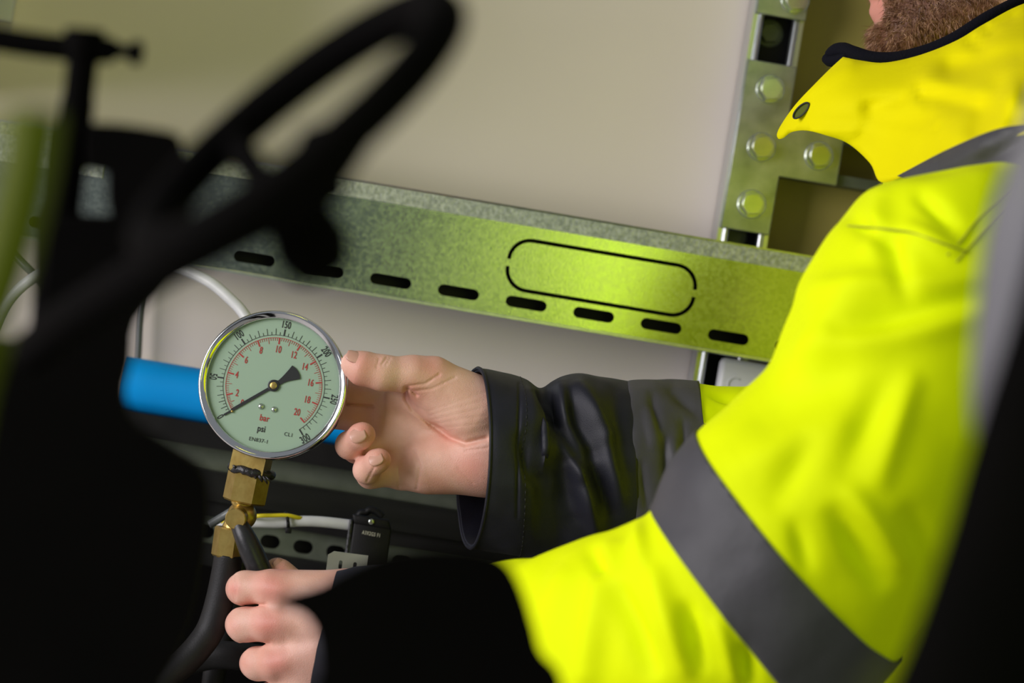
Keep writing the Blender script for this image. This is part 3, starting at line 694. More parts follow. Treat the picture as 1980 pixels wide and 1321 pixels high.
# --- left hand: back of the fist towards the camera, gripping the lever
L_fingers = [
    [J(522, 1137, 1.968, 12.2), J(474, 1138, 1.975, 11.6), J(468, 1139, 1.998, 10.6), J(482, 1142, 2.012, 9.6), J(520, 1146, 2.016, 8.8)],
    [J(518, 1206, 1.965, 13.0), J(474, 1208, 1.972, 12.4), J(468, 1208, 1.998, 11.0), J(482, 1210, 2.013, 9.8), J(525, 1212, 2.017, 9.0)],
    [J(530, 1282, 1.967, 12.2), J(499, 1283, 1.974, 11.4), J(494, 1283, 1.999, 10.4), J(508, 1284, 2.013, 9.5), J(545, 1284, 2.017, 8.6)],
    [J(545, 1350, 1.974, 11.0), J(522, 1350, 1.980, 10.2), J(520, 1350, 2.001, 9.4), J(535, 1350, 2.012, 8.6), J(560, 1348, 2.015, 8.0)],
]
def left_hand(p):
    f = None
    wr = [(690, 1172, 1.962), (700, 1196, 1.960), (700, 1222, 1.962), (700, 1246, 1.966)]
    for ch, w_, rr in zip(L_fingers, wr, (12.5, 13, 12.5, 12)):
        g = cone(p, ch[0][0], cs(*w_), rr / 1000, .021); f = g if f is None else smin(f, g, .010)
    f = smin(f, cone(p, cs(545, 1137, 1.972), cs(660, 1142, 1.968), .0105, .0135), .007)
    f = smin(f, cone(p, cs(700, 1190, 1.964), cs(860, 1230, 1.90), .028, .031), .014)
    f = smin(f, cone(p, cs(700, 1225, 1.966), cs(860, 1250, 1.90), .027, .031), .014)
    f = smin(f, cone(p, cs(600, 1270, 1.975), cs(680, 1250, 1.97), .020, .022), .012)
    for i, ch in enumerate(L_fingers):
        f = smin(f, chain(p, ch, .004), .0022)
    f = smin(f, chain(p, [J(640, 1185, 1.992, 15), J(585, 1145, 1.999, 10.5), J(554, 1120, 2.000, 9.4), J(540, 1106, 2.000, 8.6), J(534, 1102, 2.000, 8.0)], .004), .004)
    fx, fy = cpx(p); near = np.clip((p[..., 2] + 1.985) / .006, 0, 1)
    c = 0
    for (x, y) in ((524, 1137), (520, 1206), (532, 1282)):   # bony knuckles stand a little proud
        c = c - .0022 * np.exp(-(((fx - x - 8) / 26) ** 2 + ((fy - y) / 22) ** 2))
    c = c + .0016 * np.exp(-(seg2(fx, fy, 448, 1171, 512, 1170) / 4) ** 2) + .0012 * np.exp(-(seg2(fx, fy, 470, 1245, 520, 1244) / 4) ** 2)
    for x in (455, 450, 459): c = c + .0005 * np.exp(-(seg2(fx, fy, x, 1112, x - 4, 1162) / 1.6) ** 2)
    c = c + .0012 * np.exp(-(seg2(fx, fy, 556, 1172, 690, 1182) / 16) ** 2) + .0012 * np.exp(-(seg2(fx, fy, 556, 1246, 690, 1228) / 16) ** 2)
    return f + c * near
# --- head, in its own frame: f forward, u up, s to the person's left (towards the camera), millimetres
HC = cs(1928, -162, 2.09); HK = 1.0
psi_ = math.radians(6)
def H(f, u, s_): 
    x, z = -f * math.cos(psi_) - s_ * math.sin(psi_) * 0 , s_
    return HC + np.array((x, u, z)) / 1000.0
def head(p):
    def c(a, b, ra, rb): return cone(p, H(*a), H(*b), ra / 1000, rb / 1000)
    f = ellipsoid(p, H(-8, 38, 0), (.099, .088, .076))
    f = smin(f, c((55, 0, 0), (58, -62, 0), 34, 28), .02)
    for s_ in (-1, 1):
        f = smin(f, c((-18, -48, s_ * 46), (62, -84, s_ * 12), 24, 21), .018)
        f = smin(f, c((42, -8, s_ * 34), (48, -20, s_ * 30), 28, 24), .015)
        f = smin(f, c((80, 27, s_ * 10), (70, 28, s_ * 42), 11, 12), .010)
        e = ellipsoid(p, H(-16, -2, s_ * 75), (.020, .032, .008)); e = np.maximum(e, -(ellipsoid(p, H(-12, 0, s_ * 82), (.011, .019, .007))))
        f = smin(f, e, .004)
        f = np.maximum(f, -(ellipsoid(p, H(82, 8, s_ * 31), (.012, .012, .014)))) if False else f + .008 * np.exp(-(((p - H(86, 8, s_ * 31)) / .014) ** 2).sum(-1))
    f = smin(f, c((70, -92, -8), (70, -92, 8), 19, 19), .012)
    f = smin(f, c((84, 22, 0), (108, -20, 0), 8, 11), .008)
    for s_ in (-1, 1): f = smin(f, c((97, -24, s_ * 11), (94, -24, s_ * 13), 8, 7), .005)
    f = smin(f, c((86, -56, -19), (89, -57, 0), 5, 6.5), .004); f = smin(f, c((86, -56, 19), (89, -57, 0), 5, 6.5), .004)
    f = smin(f, c((82, -71, -17), (86, -70, 0), 5.5, 7.5), .004); f = smin(f, c((82, -71, 17), (86, -70, 0), 5.5, 7.5), .004)
    f = smin(f, c((-22, -40, 0), (-52, -190, 0), 57, 60), .02)
    f = smin(f, c((-52, -180, 0), (-60, -250, 0), 62, 90), .02)
    return f

person = empty('person', (P(1950, 1300, 1.95).x, P(1950, 1300, 1.95).y, 0.0), 'bearded worker in a lime hi-vis jacket with navy cuffs holding the gauge', 'person')
def bbox(pts, m): a = np.array(pts); return a.min(0) - m, a.max(0) + m
parts = []
lo, hi = bbox([cs(570, 680, 2.0), cs(1130, 980, 2.0)], 0); lo[2], hi[2] = -2.065, -1.945
parts.append(polymesh(right_hand, lo, hi, 0.0009))
lo, hi = bbox([cs(425, 1080, 2.0), cs(870, 1400, 2.0)], 0); lo[2], hi[2] = -2.035, -1.86
parts.append(polymesh(left_hand, lo, hi, 0.0010))
lo = HC + np.array((-.125, -.235, -.10)); hi = HC + np.array((.145, .135, .10))
hv, hf = polymesh(head, lo, hi, 0.0026); parts.append((hv, hf))
def arm_core(p):
    f = chain(p, [(cs(1850, 600, 1.76), .040), (cs(1330, 1200, 1.74), .036), (cs(860, 1240, 1.90), .033)], .01)
    f = np.minimum(f, chain(p, [(cs(1960, 600, 2.10), .040), (cs(1560, 930, 2.09), .036), (cs(1120, 862, 2.02), .033)], .01))
    f = smin(f, cone(p, cs(1975, 300, 2.03), cs(2010, 900, 1.955), .06, .10), .03)
    f = smin(f, cone(p, cs(1870, 600, 1.80), cs(1980, 560, 2.06), .045, .045), .03)
    return f
lo, hi = bbox([cs(800, 200, 1.95), cs(2400, 1400, 1.95)], 0.05); lo[2], hi[2] = -2.2, -1.65
parts.append(polymesh(arm_core, lo, hi, 0.008))
V = []; F = []; n = 0
for v, f in parts: V.append(v); F.append(f + n); n += len(v)
V = np.concatenate(V); F = np.concatenate(F)
Vc = V.copy(); body = add('body', cam2world(V), F, MT['skin'], person)
qx, qy = cpx(V)
red = np.zeros(len(V)); dark = np.zeros(len(V))
for x, y, r, a in ((525, 1137, 34, .75), (518, 1208, 34, .8), (535, 1284, 34, .75), (452, 1140, 16, .7), (452, 1210, 20, .35), (476, 1284, 20, .35), (480, 1165, 14, .6), (485, 1240, 14, .6), (540, 1100, 20, .5),
                   (905, 905, 40, .55), (800, 758, 26, .5), (835, 705, 34, .45), (705, 838, 24, .8), (740, 890, 22, .8), (690, 750, 40, .55), (690, 800, 46, .6), (870, 845, 30, .3), (700, 705, 30, .45), (850, 950, 40, .35), (690, 880, 30, .3)):
    red = np.maximum(red, a * np.exp(-(((qx - x) ** 2 + (qy - y) ** 2) / r ** 2)))
loc = (V - HC) * 1000; hd = (np.abs(loc[:, 2]) < 100) & (loc[:, 1] > -150) & (loc[:, 1] < 120) & (np.abs(loc[:, 0]) < 150)
fu = -loc[:, 0]; uu = loc[:, 1]
dark[hd] = np.clip((-38 + 0.22 * (fu[hd] - 20) * 0 - uu[hd]) / 12, 0, 1) * np.clip((fu[hd] - 2) / 12, 0, 1) * 0.9
lips = hd & (np.abs(loc[:, 2]) < 20) & (uu > -80) & (uu < -50) & (fu > 86); dark[lips] = 0.05; red[lips] = 0.7
for nm, arr in (('red', red), ('dark', dark)):
    at = body.data.attributes.new(nm, 'FLOAT', 'POINT'); at.data.foreach_set('value', arr.astype(np.float32))
# fingernails: small curved shells
def nail(pc, ax, nrm, L_, w_, name='fingernail', m='nail'):
    ax = Vector(ax).normalized(); nrm = Vector(nrm); nrm = (nrm - ax * nrm.dot(ax)).normalized(); sd = ax.cross(nrm); mb = MB(); V = []; F = []; nu, nv = 12, 9
    for i in range(nu):
        t = i / (nu - 1) * 2 - 1; ww = w_ / 2 * (1 - abs(t) ** 3.2 * (0.42 if t > 0 else .62))
        for j in range(nv):
            q = j / (nv - 1) * 2 - 1
            V.append(Vector(pc) + ax * (t * L_ / 2) + sd * (q * ww) + nrm * (-(q * ww) ** 2 * 62 - t * t * .0006))
    k = len(V); V += [v - nrm * .0009 for v in V]
    for i in range(nu - 1):
        for j in range(nv - 1):
            a = i * nv + j; F.append((a, a + nv, a + nv + 1, a + 1)); F.append((k + a, k + a + 1, k + a + nv + 1, k + a + nv))
    rim = [j for j in range(nv)] + [i * nv + nv - 1 for i in range(1, nu)] + [(nu - 1) * nv + j for j in range(nv - 2, -1, -1)] + [i * nv for i in range(nu - 2, 0, -1)]
    for a, b in zip(rim, rim[1:] + rim[:1]): F.append((a, b, k + b, k + a))
    return add(name, V, F, MT[m], body)
nail(P(691, 841, 1.9640), P(706, 838, 1.968) - P(684, 846, 1.968), -FWD - .1 * RGT + .35 * UPV, .0116, .0104)
nail(P(726, 887, 1.9630), P(738, 886, 1.967) - P(716, 895, 1.967), -FWD - .1 * RGT + .45 * UPV, .0102, .0090)
nail(P(688, 687, 1.9645), P(674, 682, 1.9655) - P(704, 692, 1.9655), -.7 * FWD + .7 * UPV, .0125, .0105)
nail(P(543, 1093, 1.9930), P(532, 1082, 1.995) - P(552, 1104, 1.995), -.85 * FWD + .5 * RGT + .35 * UPV, .0105, .0085)

# eyes, hair, beard
def uvs(c, r, ax, name, m, par): return MB().lathe([(r * math.sin(math.pi * (j + .1) / 14), -r * math.cos(math.pi * (j + .1) / 14)) for j in range(15)], c, ax, 24).build(name, MT[m], par)
for s_ in (-1, 1):
    c = Vector(cam2world(H(72, 8, s_ * 31)[None])[0]); e = uvs(c, .0118, -RGT, 'eye', 'eye', body)
    uvs(c - RGT * .0070, .0060, -RGT, 'iris', 'hair', e)
    MB().tube([Vector(cam2world(H(*q)[None])[0]) for q in ((93, 26, s_ * 12), (92, 31, s_ * 26), (80, 29, s_ * 45))], [.003, .004, .002], 8).build('eyebrow', MT['hair'], body)
me = bpy.data.meshes.new('tmp'); me.from_pydata(hv.tolist(), [], hf.tolist()); me.update()
nr = np.empty(len(hv) * 3); me.vertices.foreach_get('normal', nr); nr = nr.reshape(-1, 3); bpy.data.meshes.remove(me)
L3 = (hv - HC) * 1000; fu, uu, ss = -L3[:, 0], L3[:, 1], L3[:, 2]
# hair cap: scalp vertices pushed out
capm = (uu > 18 + np.clip(fu, -200, 200) * 0.45) & (uu > -60) | ((fu < -45) & (uu > -60))
keep = capm[hf].all(1); ids = np.unique(hf[keep]); remap = -np.ones(len(hv), int); remap[ids] = np.arange(len(ids))
hv2 = hv[ids] + nr[ids] * (0.010 + 0.0015 * np.sin(hv[ids, 0:1] * 420 + hv[ids, 1:2] * 200 + 3 * np.sin(hv[ids, 2:3] * 60)))
add('hair', cam2world(hv2), remap[hf[keep]], MT['hair'], person)
# beard of many short strands
sel = (uu < -40) & (uu > -118) & (fu > 6 + 0 * uu) & (np.abs(ss) < 75) & ~((np.abs(ss) < 21) & (uu > -81) & (uu < -51) & (fu > 82))
mus = (uu < -34) & (uu > -52) & (fu > 70) & (np.abs(ss) < 30)
ids = np.where(sel | mus)[0]
rg = np.random.default_rng(5); V = []; F = []
for k in range(12500):
    i = ids[rg.integers(len(ids))]
    if fu[i] < 14 and rg.random() > 0.4: continue
    p0 = hv[i] + rg.normal(0, .0009, 3); nn = nr[i]
    dn = np.array((-0.25 if fu[i] > 70 else 0.05, -0.75, 0.0)) + rg.normal(0, .38, 3)
    L_ = rg.uniform(.006, .0115) * (0.8 if uu[i] > -60 else 1)
    if mus[i]:
        L_ *= 1.45; dn = np.array((-0.55, -0.75, 0.0)) + rg.normal(0, .25, 3)
    d1 = nn * .75 + dn * .45; d1 /= np.linalg.norm(d1); d2 = nn * .25 + dn * .8; d2 /= np.linalg.norm(d2)
    p1 = p0 + d1 * L_ * .5; p2 = p1 + d2 * L_ * .55
    u = np.cross(d1, rg.normal(0, 1, 3)); u /= np.linalg.norm(u) + 1e-9; v2 = np.cross(d1, u); r = .00021
    b = len(V)
    for c_, rr in ((p0 - nn * .001, r), (p1, r * .9)):
        for a in (0, 2.094, 4.189): V.append(c_ + (u * math.cos(a) + v2 * math.sin(a)) * rr)
    V.append(p2)
    for a in range(3): F.append((b + a, b + (a + 1) % 3, b + 3 + (a + 1) % 3, b + 3 + a)); F.append((b + 3 + a, b + 3 + (a + 1) % 3, b + 6))
o = add('beard', cam2world(np.array(V)), F, MT['beard'], person, smooth=False, kind='stuff')
o['label'] = 'short reddish brown beard'

# ------------------------------------------------------------------ cloth lofts
def sleeve(rings, per=10, nseg=96, pow_=1.0):
    """rings: (Ax, Ay, Bx, By, depth, depth radius); returns grid of world points [rows, nseg, 3]"""
    rr = np.array(crom(rings, per)); G_ = []
    for row in rr:
        ax, ay, bx_, by_, d, rd = row[:6]; tl = row[6] if len(row) > 6 else 0.0
        a = np.array(P(ax, ay, d)); b = np.array(P(bx_, by_, d)); c = (a + b) / 2; h = (a - b) / 2
        th = np.linspace(0, 2 * math.pi, nseg, endpoint=False)
        co, si = np.cos(th), np.sin(th)
        G_.append(c + np.outer(co, h) + np.outer(si, np.array(RGT) * tl - np.array(FWD) * rd))       # si > 0 faces the camera
    return np.array(G_)
def grid_faces(nr, nc, off=0):
    return [(off + i * nc + k, off + (i + 1) * nc + k, off + (i + 1) * nc + (k + 1) % nc, off + i * nc + (k + 1) % nc) for i in range(nr - 1) for k in range(nc)]
def grid_normals(g, closed=True):
    du = np.gradient(g, axis=0)
    dv = (np.roll(g, -1, 1) - np.roll(g, 1, 1)) if closed else np.gradient(g, axis=1)
    n = np.cross(du, dv); return n / (np.linalg.norm(n, axis=-1, keepdims=True) + 1e-12)
def wrinkle(g, folds, noise_amp=0.0, noise_scale=12.0, seed=0.0, sign=1.0, closed=True):
    """folds: (x1,y1,x2,y2,width px, amplitude mm): gaussian ridge (+) or groove (-) on the camera side"""
    n = grid_normals(g, closed) * sign; flat = g.reshape(-1, 3); px, py, d = topx(flat); nf = n.reshape(-1, 3)
    face = np.clip(-(nf @ np.array(FWD)) * 1.6 + 0.25, 0, 1)
    disp = np.zeros(len(flat))
    for x1, y1, x2, y2, w_, a in folds:
        dx, dy = x2 - x1, y2 - y1; t = ((px - x1) * dx + (py - y1) * dy) / (dx * dx + dy * dy)
        tc = np.clip(t, 0, 1); dd = np.hypot(px - x1 - tc * dx, py - y1 - tc * dy)
        tap = 0.35 + 0.65 * np.sin(math.pi * np.clip(tc * .8 + .1, 0, 1))
        disp += a / 1000 * np.exp(-(dd / w_) ** 2) * tap * face
    if noise_amp:
        nz = np.array([noise.noise(Vector((p[0] * noise_scale + seed, p[1] * noise_scale, p[2] * noise_scale))) + .5 * noise.noise(Vector((p[0] * noise_scale * 2.3 + seed, p[1] * noise_scale * 2.3, p[2] * noise_scale * 2.3 + 5))) for p in flat])
        disp += nz * noise_amp
    return (flat + nf * disp[:, None]).reshape(g.shape)
def outward(g):   # sign so that normals point out of a closed tube
    n = grid_normals(g); c = g.mean(1, keepdims=True); return 1.0 if ((g - c) * n).sum() > 0 else -1.0
def tube_obj(name, g, m, parent, thick=0.0, cap=False, **k):
    nr_, nc = g.shape[:2]; V = g.reshape(-1, 3); F = grid_faces(nr_, nc)
    if thick:
        sg = outward(g); inn = (g - grid_normals(g) * sg * thick).reshape(-1, 3); k0 = len(V); V = np.concatenate([V, inn])
        F = F + [tuple(reversed([q + k0 for q in f])) for f in F]
        for e in (0, nr_ - 1):
            for c in range(nc): a, b = e * nc + c, e * nc + (c + 1) % nc; F.append((a, b, k0 + b, k0 + a))
    if cap:
        F = F + [tuple(range(nc)), tuple((nr_ - 1) * nc + c for c in range(nc))]
    o = add(name, V, F, MT[m], parent, **k)
    bm = bmesh.new(); bm.from_mesh(o.data); bmesh.ops.recalc_face_normals(bm, faces=bm.faces); bm.to_mesh(o.data); bm.free()
    return o
def sheet(name, outline, ctrl, m, parent, step=14, thick=0.003, folds=(), soft=60.0, per=6, **k):
    """cloth panel: outline in pixels, depth interpolated from control points (px, py, depth)"""
    ol = np.array(crom(list(outline) + [outline[0]], per))[:-1]
    ct = np.array(ctrl)
    x0, y0 = ol.min(0); x1, y1 = ol.max(0)
    gx, gy = np.meshgrid(np.arange(x0, x1, step), np.arange(y0, y1, step)); pts = np.stack([gx.ravel(), gy.ravel()], 1)
    ins = np.zeros(len(pts), bool); md = np.full(len(pts), 1e9)
    for a, b in zip(ol, np.roll(ol, -1, 0)):
        cnd = ((a[1] > pts[:, 1]) != (b[1] > pts[:, 1])); xx = (b[0] - a[0]) * (pts[:, 1] - a[1]) / (b[1] - a[1] + 1e-12) + a[0]
        ins ^= cnd & (pts[:, 0] < xx); md = np.minimum(md, seg2(pts[:, 0], pts[:, 1], *a, *(b + 1e-6)))
    pts = np.concatenate([ol, pts[ins & (md > step * .5)]])
    r_ = delaunay_2d_cdt([Vector(q) for q in pts], [(i, (i + 1) % len(ol)) for i in range(len(ol))], [], 1, 1e-6)
    q = np.array([tuple(v) for v in r_[0]]); fc = [tuple(f) for f in r_[2]]
    A = np.hypot(ct[:, None, 0] - ct[None, :, 0], ct[:, None, 1] - ct[None, :, 1]); n_ = len(ct)   # linear-kernel RBF with affine part
    K = np.zeros((n_ + 3, n_ + 3)); K[:n_, :n_] = np.sqrt(A ** 2 + soft ** 2); K[:n_, n_:] = np.c_[np.ones(n_), ct[:, :2]]; K[n_:, :n_] = K[:n_, n_:].T
    wgt = np.linalg.solve(K, np.r_[ct[:, 2], 0, 0, 0])
    B = np.sqrt(np.hypot(q[:, 0, None] - ct[None, :, 0], q[:, 1, None] - ct[None, :, 1]) ** 2 + soft ** 2)
    d = B @ wgt[:n_] + np.c_[np.ones(len(q)), q] @ wgt[n_:]
    for X1, Y1, X2, Y2, w_, a in folds:
        d -= 1.6 * a / 1000 * np.exp(-(seg2(q[:, 0], q[:, 1], X1, Y1, X2, Y2) / w_) ** 2)
    V = [P(x, y, z) for (x, y), z in zip(q, d)]; k0 = len(V); V += [v + FWD * thick for v in V]
    F = fc + [tuple(reversed([i + k0 for i in f])) for f in fc]; n = len(ol)
    F += [(i, (i + 1) % n, k0 + (i + 1) % n, k0 + i) for i in range(n)]
    o = add(name, V, F, MT[m], parent, **k)
    bm = bmesh.new(); bm.from_mesh(o.data); bmesh.ops.recalc_face_normals(bm, faces=bm.faces); bm.to_mesh(o.data); bm.free()
    return o

# torso of the jacket (its own mesh: shell of the coat)
tor = [(1790, 120, 2110, 30, 2.05, .075), (1740, 200, 2210, 70, 2.0, .13), (1716, 300, 2310, 190, 1.965, .195), (1700, 420, 2370, 330, 1.955, .215), (1672, 640, 2400, 560, 1.955, .215),
       (1650, 950, 2390, 900, 1.955, .205), (1620, 1350, 2360, 1310, 1.955, .20), (1590, 1750, 2320, 1720, 1.955, .205), (1580, 1880, 2300, 1850, 1.955, .205)]
g_t = sleeve(tor, 10, 96)
jacket = tube_obj('jacket', wrinkle(g_t, [], .004, 9, 1, outward(g_t)), 'lime', person, cap=True)
jacket['label'] = 'lime yellow hi-vis work jacket'

# left sleeve (towards the camera): shoulder, upper arm, elbow, forearm
arm = [(1700, 352, 1955, 318, 1.745, .030), (1664, 374, 1985, 345, 1.742, .062), (1625, 430, 2005, 440, 1.738, .080), (1562, 520, 2010, 600, 1.734, .088), (1530, 610, 1990, 760, 1.728, .090), (1490, 700, 1945, 920, 1.722, .090),
       (1410, 780, 1880, 1060, 1.718, .090), (1348, 838, 1800, 1195, 1.716, .088), (1300, 905, 1715, 1300, 1.716, .088), (1262, 988, 1600, 1410, 1.722, .086), (1200, 1020, 1420, 1490, 1.735, .086),
       (1120, 1050, 1230, 1500, 1.765, .084), (1020, 1078, 1060, 1460, 1.80, .080), (900, 1092, 900, 1420, 1.85, .072), (790, 1096, 770, 1385, 1.90, .064)]
armf = [(1560, 560, 1900, 540, 26, 5), (1660, 560, 1560, 700, 40, 7), (1900, 575, 1640, 640, 24, -7), (1640, 420, 1720, 470, 18, -6), (1700, 380, 1690, 470, 22, 6), (1780, 380, 1840, 430, 16, -6), (1720, 470, 1750, 560, 20, -7), (1760, 440, 1840, 480, 18, 6),
        (1560, 690, 1900, 600, 30, 6), (1480, 800, 1620, 700, 35, -4), (1700, 760, 1640, 900, 30, -6), (1760, 740, 1700, 920, 24, 6), (1620, 1000, 1700, 1120, 24, -8), (1650, 960, 1740, 1080, 22, 6), (1540, 1020, 1560, 1090, 18, -5),
        (1440, 900, 1600, 820, 40, 4), (1500, 960, 1560, 860, 26, -5), (1760, 1000, 1800, 1130, 24, -6),
        (1205, 1150, 1260, 1290, 20, -9), (1180, 1060, 1140, 1300, 24, 8), (1270, 1120, 1330, 1290, 22, 8), (1330, 1180, 1350, 1290, 16, -9), (1390, 1210, 1420, 1310, 16, 7), (1440, 1260, 1450, 1320, 14, -7),
        (1245, 1090, 1230, 1000, 16, 5), (1150, 1075, 1170, 1110, 16, -11), (1100, 1090, 1060, 1180, 34, 5)]
g_a = sleeve(arm, 14, 140); sg = outward(g_a); g_a = wrinkle(g_a, armf, .0045, 14, 3, sg)
o = tube_obj('left_sleeve', g_a, 'lime', jacket, cap=True)
# reflective tapes are strips of the sleeve surface, lifted off it and cut along straight planes
def tape(name, g, n0, n1, lift, parent, m='tape', cuts=None, sg=1.0):
    nrm = grid_normals(g) * sg; gg = g + nrm * lift; V = gg.reshape(-1, 3); F = grid_faces(*g.shape[:2])
    bm = bmesh.new(); vs = [bm.verts.new(v) for v in V]
    for f in F: bm.faces.new([vs[i] for i in f])
    for co, no in cuts:
        bmesh.ops.bisect_plane(bm, geom=list(bm.verts) + list(bm.edges) + list(bm.faces), plane_co=co, plane_no=no, clear_outer=True)
    # keep the largest island near the first cut
    bmesh.ops.solidify(bm, geom=list(bm.faces), thickness=0.0008)
    bmesh.ops.recalc_face_normals(bm, faces=bm.faces)
    bm.verts.index_update(); v = [q.co.copy() for q in bm.verts]; f = [[q.index for q in x.verts] for x in bm.faces]; bm.free()
    return add(name, v, f, MT[m], parent)
def plane3(a, b, c, toward):
    a, b, c = Vector(a), Vector(b), Vector(c); n = (b - a).cross(c - a).normalized()
    if n.dot(Vector(toward) - a) < 0: n = -n
    return a, n
# upper edge of the near band and lower edge of it (bowed across the front: planes tilted in depth)
cu = plane3(P(1351, 838, 1.716), P(1760, 1292, 1.716), P(1500, 1066, 1.628), P(1700, 700, 1.7))
cl = plane3(P(1264, 992, 1.722), P(1530, 1325, 1.722), P(1375, 1165, 1.635), P(1100, 1400, 1.7))
rows = slice(60, 140)
t1 = tape('reflective_band', g_a[70:150], 0, 0, .0016, jacket, cuts=[cu, cl], sg=sg)
t1['label'] = 'grey reflective band around the near sleeve'
def on_near(pts): return [Vector(q) for q in plane_row(g_a, pts)]
def plane_row(g, pxs):  # surface line through given pixels on the camera side
    px, py, d = topx(g.reshape(-1, 3)); out = []
    for x, y in pxs:
        w_ = np.hypot(px - x, py - y) + (d - d.min()) * 300; out.append(Vector(g.reshape(-1, 3)[w_.argmin()]))
    return out
for pts in ([(1972, 345), (1930, 385), (1890, 430), (1860, 465), (1835, 490)], [(1985, 362), (1945, 402), (1905, 447), (1875, 482), (1850, 505)], [(1640, 435), (1700, 440), (1760, 452), (1820, 470), (1870, 492)]):
    MB().tube([Vector(q) - FWD * .0004 for q in crom([tuple(q) for q in on_near(pts)], 6)], .0006, 6).build('seam', MT['seam'], o)
# left cuff, navy
cuffL = [(840, 1094, 820, 1400, 1.895, .058), (760, 1093, 740, 1372, 1.915, .054), (700, 1096, 668, 1345, 1.935, .048), (668, 1102, 622, 1338, 1.945, .045), (652, 1106, 600, 1335, 1.951, .044)]
g = sleeve(cuffL, 10, 80); tube_obj('left_cuff', wrinkle(g, [], .002, 25, 4, outward(g)), 'navy', jacket, thick=.003)

# right sleeve: navy cuff, grey tape, lime upper
def Rs(x): return None
cuffR = [(924, 712, 908, 1060, 1.998, .053, .012), (946, 715, 934, 1064, 1.999, .054, .010), (988, 724, 983, 1072, 2.002, .055, .006), (1018, 734, 1016, 1078, 2.006, .055, .003), (1044, 750, 1046, 1086, 2.010, .052, 0), (1070, 737, 1076, 1092, 2.014, .055, 0), (1110, 724, 1116, 1098, 2.020, .058, 0),
         (1160, 728, 1168, 1106, 2.028, .060, 0), (1222, 739, 1232, 1114, 2.036, .061, 0)]
foldsR = [(1046, 750, 1062, 800, 20, -9), (1062, 790, 1105, 880, 16, -9), (1030, 760, 1052, 860, 18, 8), (1050, 860, 1046, 905, 16, 6), (1010, 850, 1030, 920, 16, -6), (1078, 830, 1120, 920, 12, 7), (1120, 920, 1150, 1020, 16, 7), (1090, 900, 1110, 1000, 22, -7),
          (1085, 745, 1095, 800, 14, 6), (1120, 750, 1175, 840, 16, 7), (1100, 770, 1150, 870, 16, -8), (1170, 850, 1195, 960, 18, 6), (1145, 880, 1180, 990, 16, -6), (1070, 935, 1085, 1050, 26, -5), (1005, 740, 1000, 1000, 3.0, -1.6), (1190, 760, 1205, 900, 18, -3)]
g_c = sleeve(cuffR, 14, 220); sg2 = outward(g_c); g_c = wrinkle(g_c, foldsR, .0012, 30, 6, sg2)
cuff = tube_obj('right_cuff', g_c, 'navy', jacket, thick=.0025)
px, py, d = topx(g_c.reshape(-1, 3))
# bright hem edge and stitch line
def seam_line(g, row, r, m, name, parent, lift=.0003, sgn=1.0, k0=0, k1=None, dash=None):
    nrm = grid_normals(g)[row] * sgn; ring = g[row] + nrm * lift; n = len(ring); ks = list(range(k0, (k1 or n) + (1 if k1 is None else 0)))
    mb = MB(); pts = [Vector(ring[k % n]) for k in ks]
    if dash:
        for i in range(0, len(pts) - dash, dash + 1): mb.tube(pts[i:i + dash + 1], r, 5)
    else: mb.tube(pts, r, 6)
    return mb.build(name, MT[m], parent)
seam_line(g_c, 0, .0013, 'navy', 'hem', cuff, 0, sg2)
seam_line(g_c, 36, .00028, 'ink', 'stitching', cuff, .0001, sg2, dash=2)
sleeveR = [(1206, 760, 1216, 1085, 2.034, .048), (1218, 740, 1231, 1111, 2.035, .0585), (1280, 740, 1300, 1120, 2.042, .061), (1350, 743, 1380, 1130, 2.05, .063), (1440, 747, 1480, 1140, 2.062, .066), (1560, 730, 1640, 1130, 2.08, .070), (1700, 640, 1830, 1040, 2.10, .078),
           (1800, 500, 2010, 860, 2.105, .082), (1860, 380, 2120, 640, 2.08, .080), (1880, 300, 2140, 420, 2.06, .05)]
sfold = [(1260, 770, 1270, 830, 9, -3), (1285, 850, 1290, 930, 10, -3.5), (1320, 820, 1325, 900, 9, -3), (1240, 900, 1250, 980, 10, -3), (1300, 760, 1345, 800, 12, -3.5), (1255, 800, 1265, 860, 10, 3), (1375, 760, 1420, 775, 9, -5), (1300, 860, 1310, 960, 8, 2.5)]
g_r = sleeve(sleeveR, 14, 200); sg3 = outward(g_r); g_r = wrinkle(g_r, sfold, .0016, 32, 8, sg3)
tube_obj('right_sleeve', g_r, 'lime', jacket)
cu2 = plane3(P(1215, 739, 2.035), P(1234, 1112, 2.035), P(1223, 920, 1.976), P(1000, 900, 2.0))
cl2 = plane3(P(1352, 742, 2.05), P(1376, 1000, 2.05), P(1366, 880, 1.988), P(1700, 900, 2.0))
t2 = tape('reflective_band', g_r[4:60], 0, 0, .0012, jacket, cuts=[cu2, cl2], sg=sg3)
t2['label'] = 'grey reflective band around the far forearm'
def plane_row(g, pxs):  # surface line through given pixels on the camera side
    px, py, d = topx(g.reshape(-1, 3)); out = []
    for x, y in pxs:
        w_ = np.hypot(px - x, py - y) + (d - d.min()) * 3000; out.append(Vector(g.reshape(-1, 3)[w_.argmin()]))
    return out
def dashes(path, r, m, parent, lift=.0022, per=3, name='stitching'):
    mb = MB(); p = [Vector(q) - FWD * lift for q in crom([tuple(q) for q in path], 10)]
    for i in range(0, len(p) - per, per + 1): mb.tube(p[i:i + per + 1], r, 5)
    return mb.build(name, MT[m], parent)
dashes(plane_row(g_r, [(1221 + 3 * k, 745 + 22 * k) for k in range(13)]), .0005, 'thread', t2, .0012)
dashes(plane_row(g_r, [(1346 + 2.2 * k, 746 + 9 * k) for k in range(9)]), .0005, 'thread', t2, .0012)

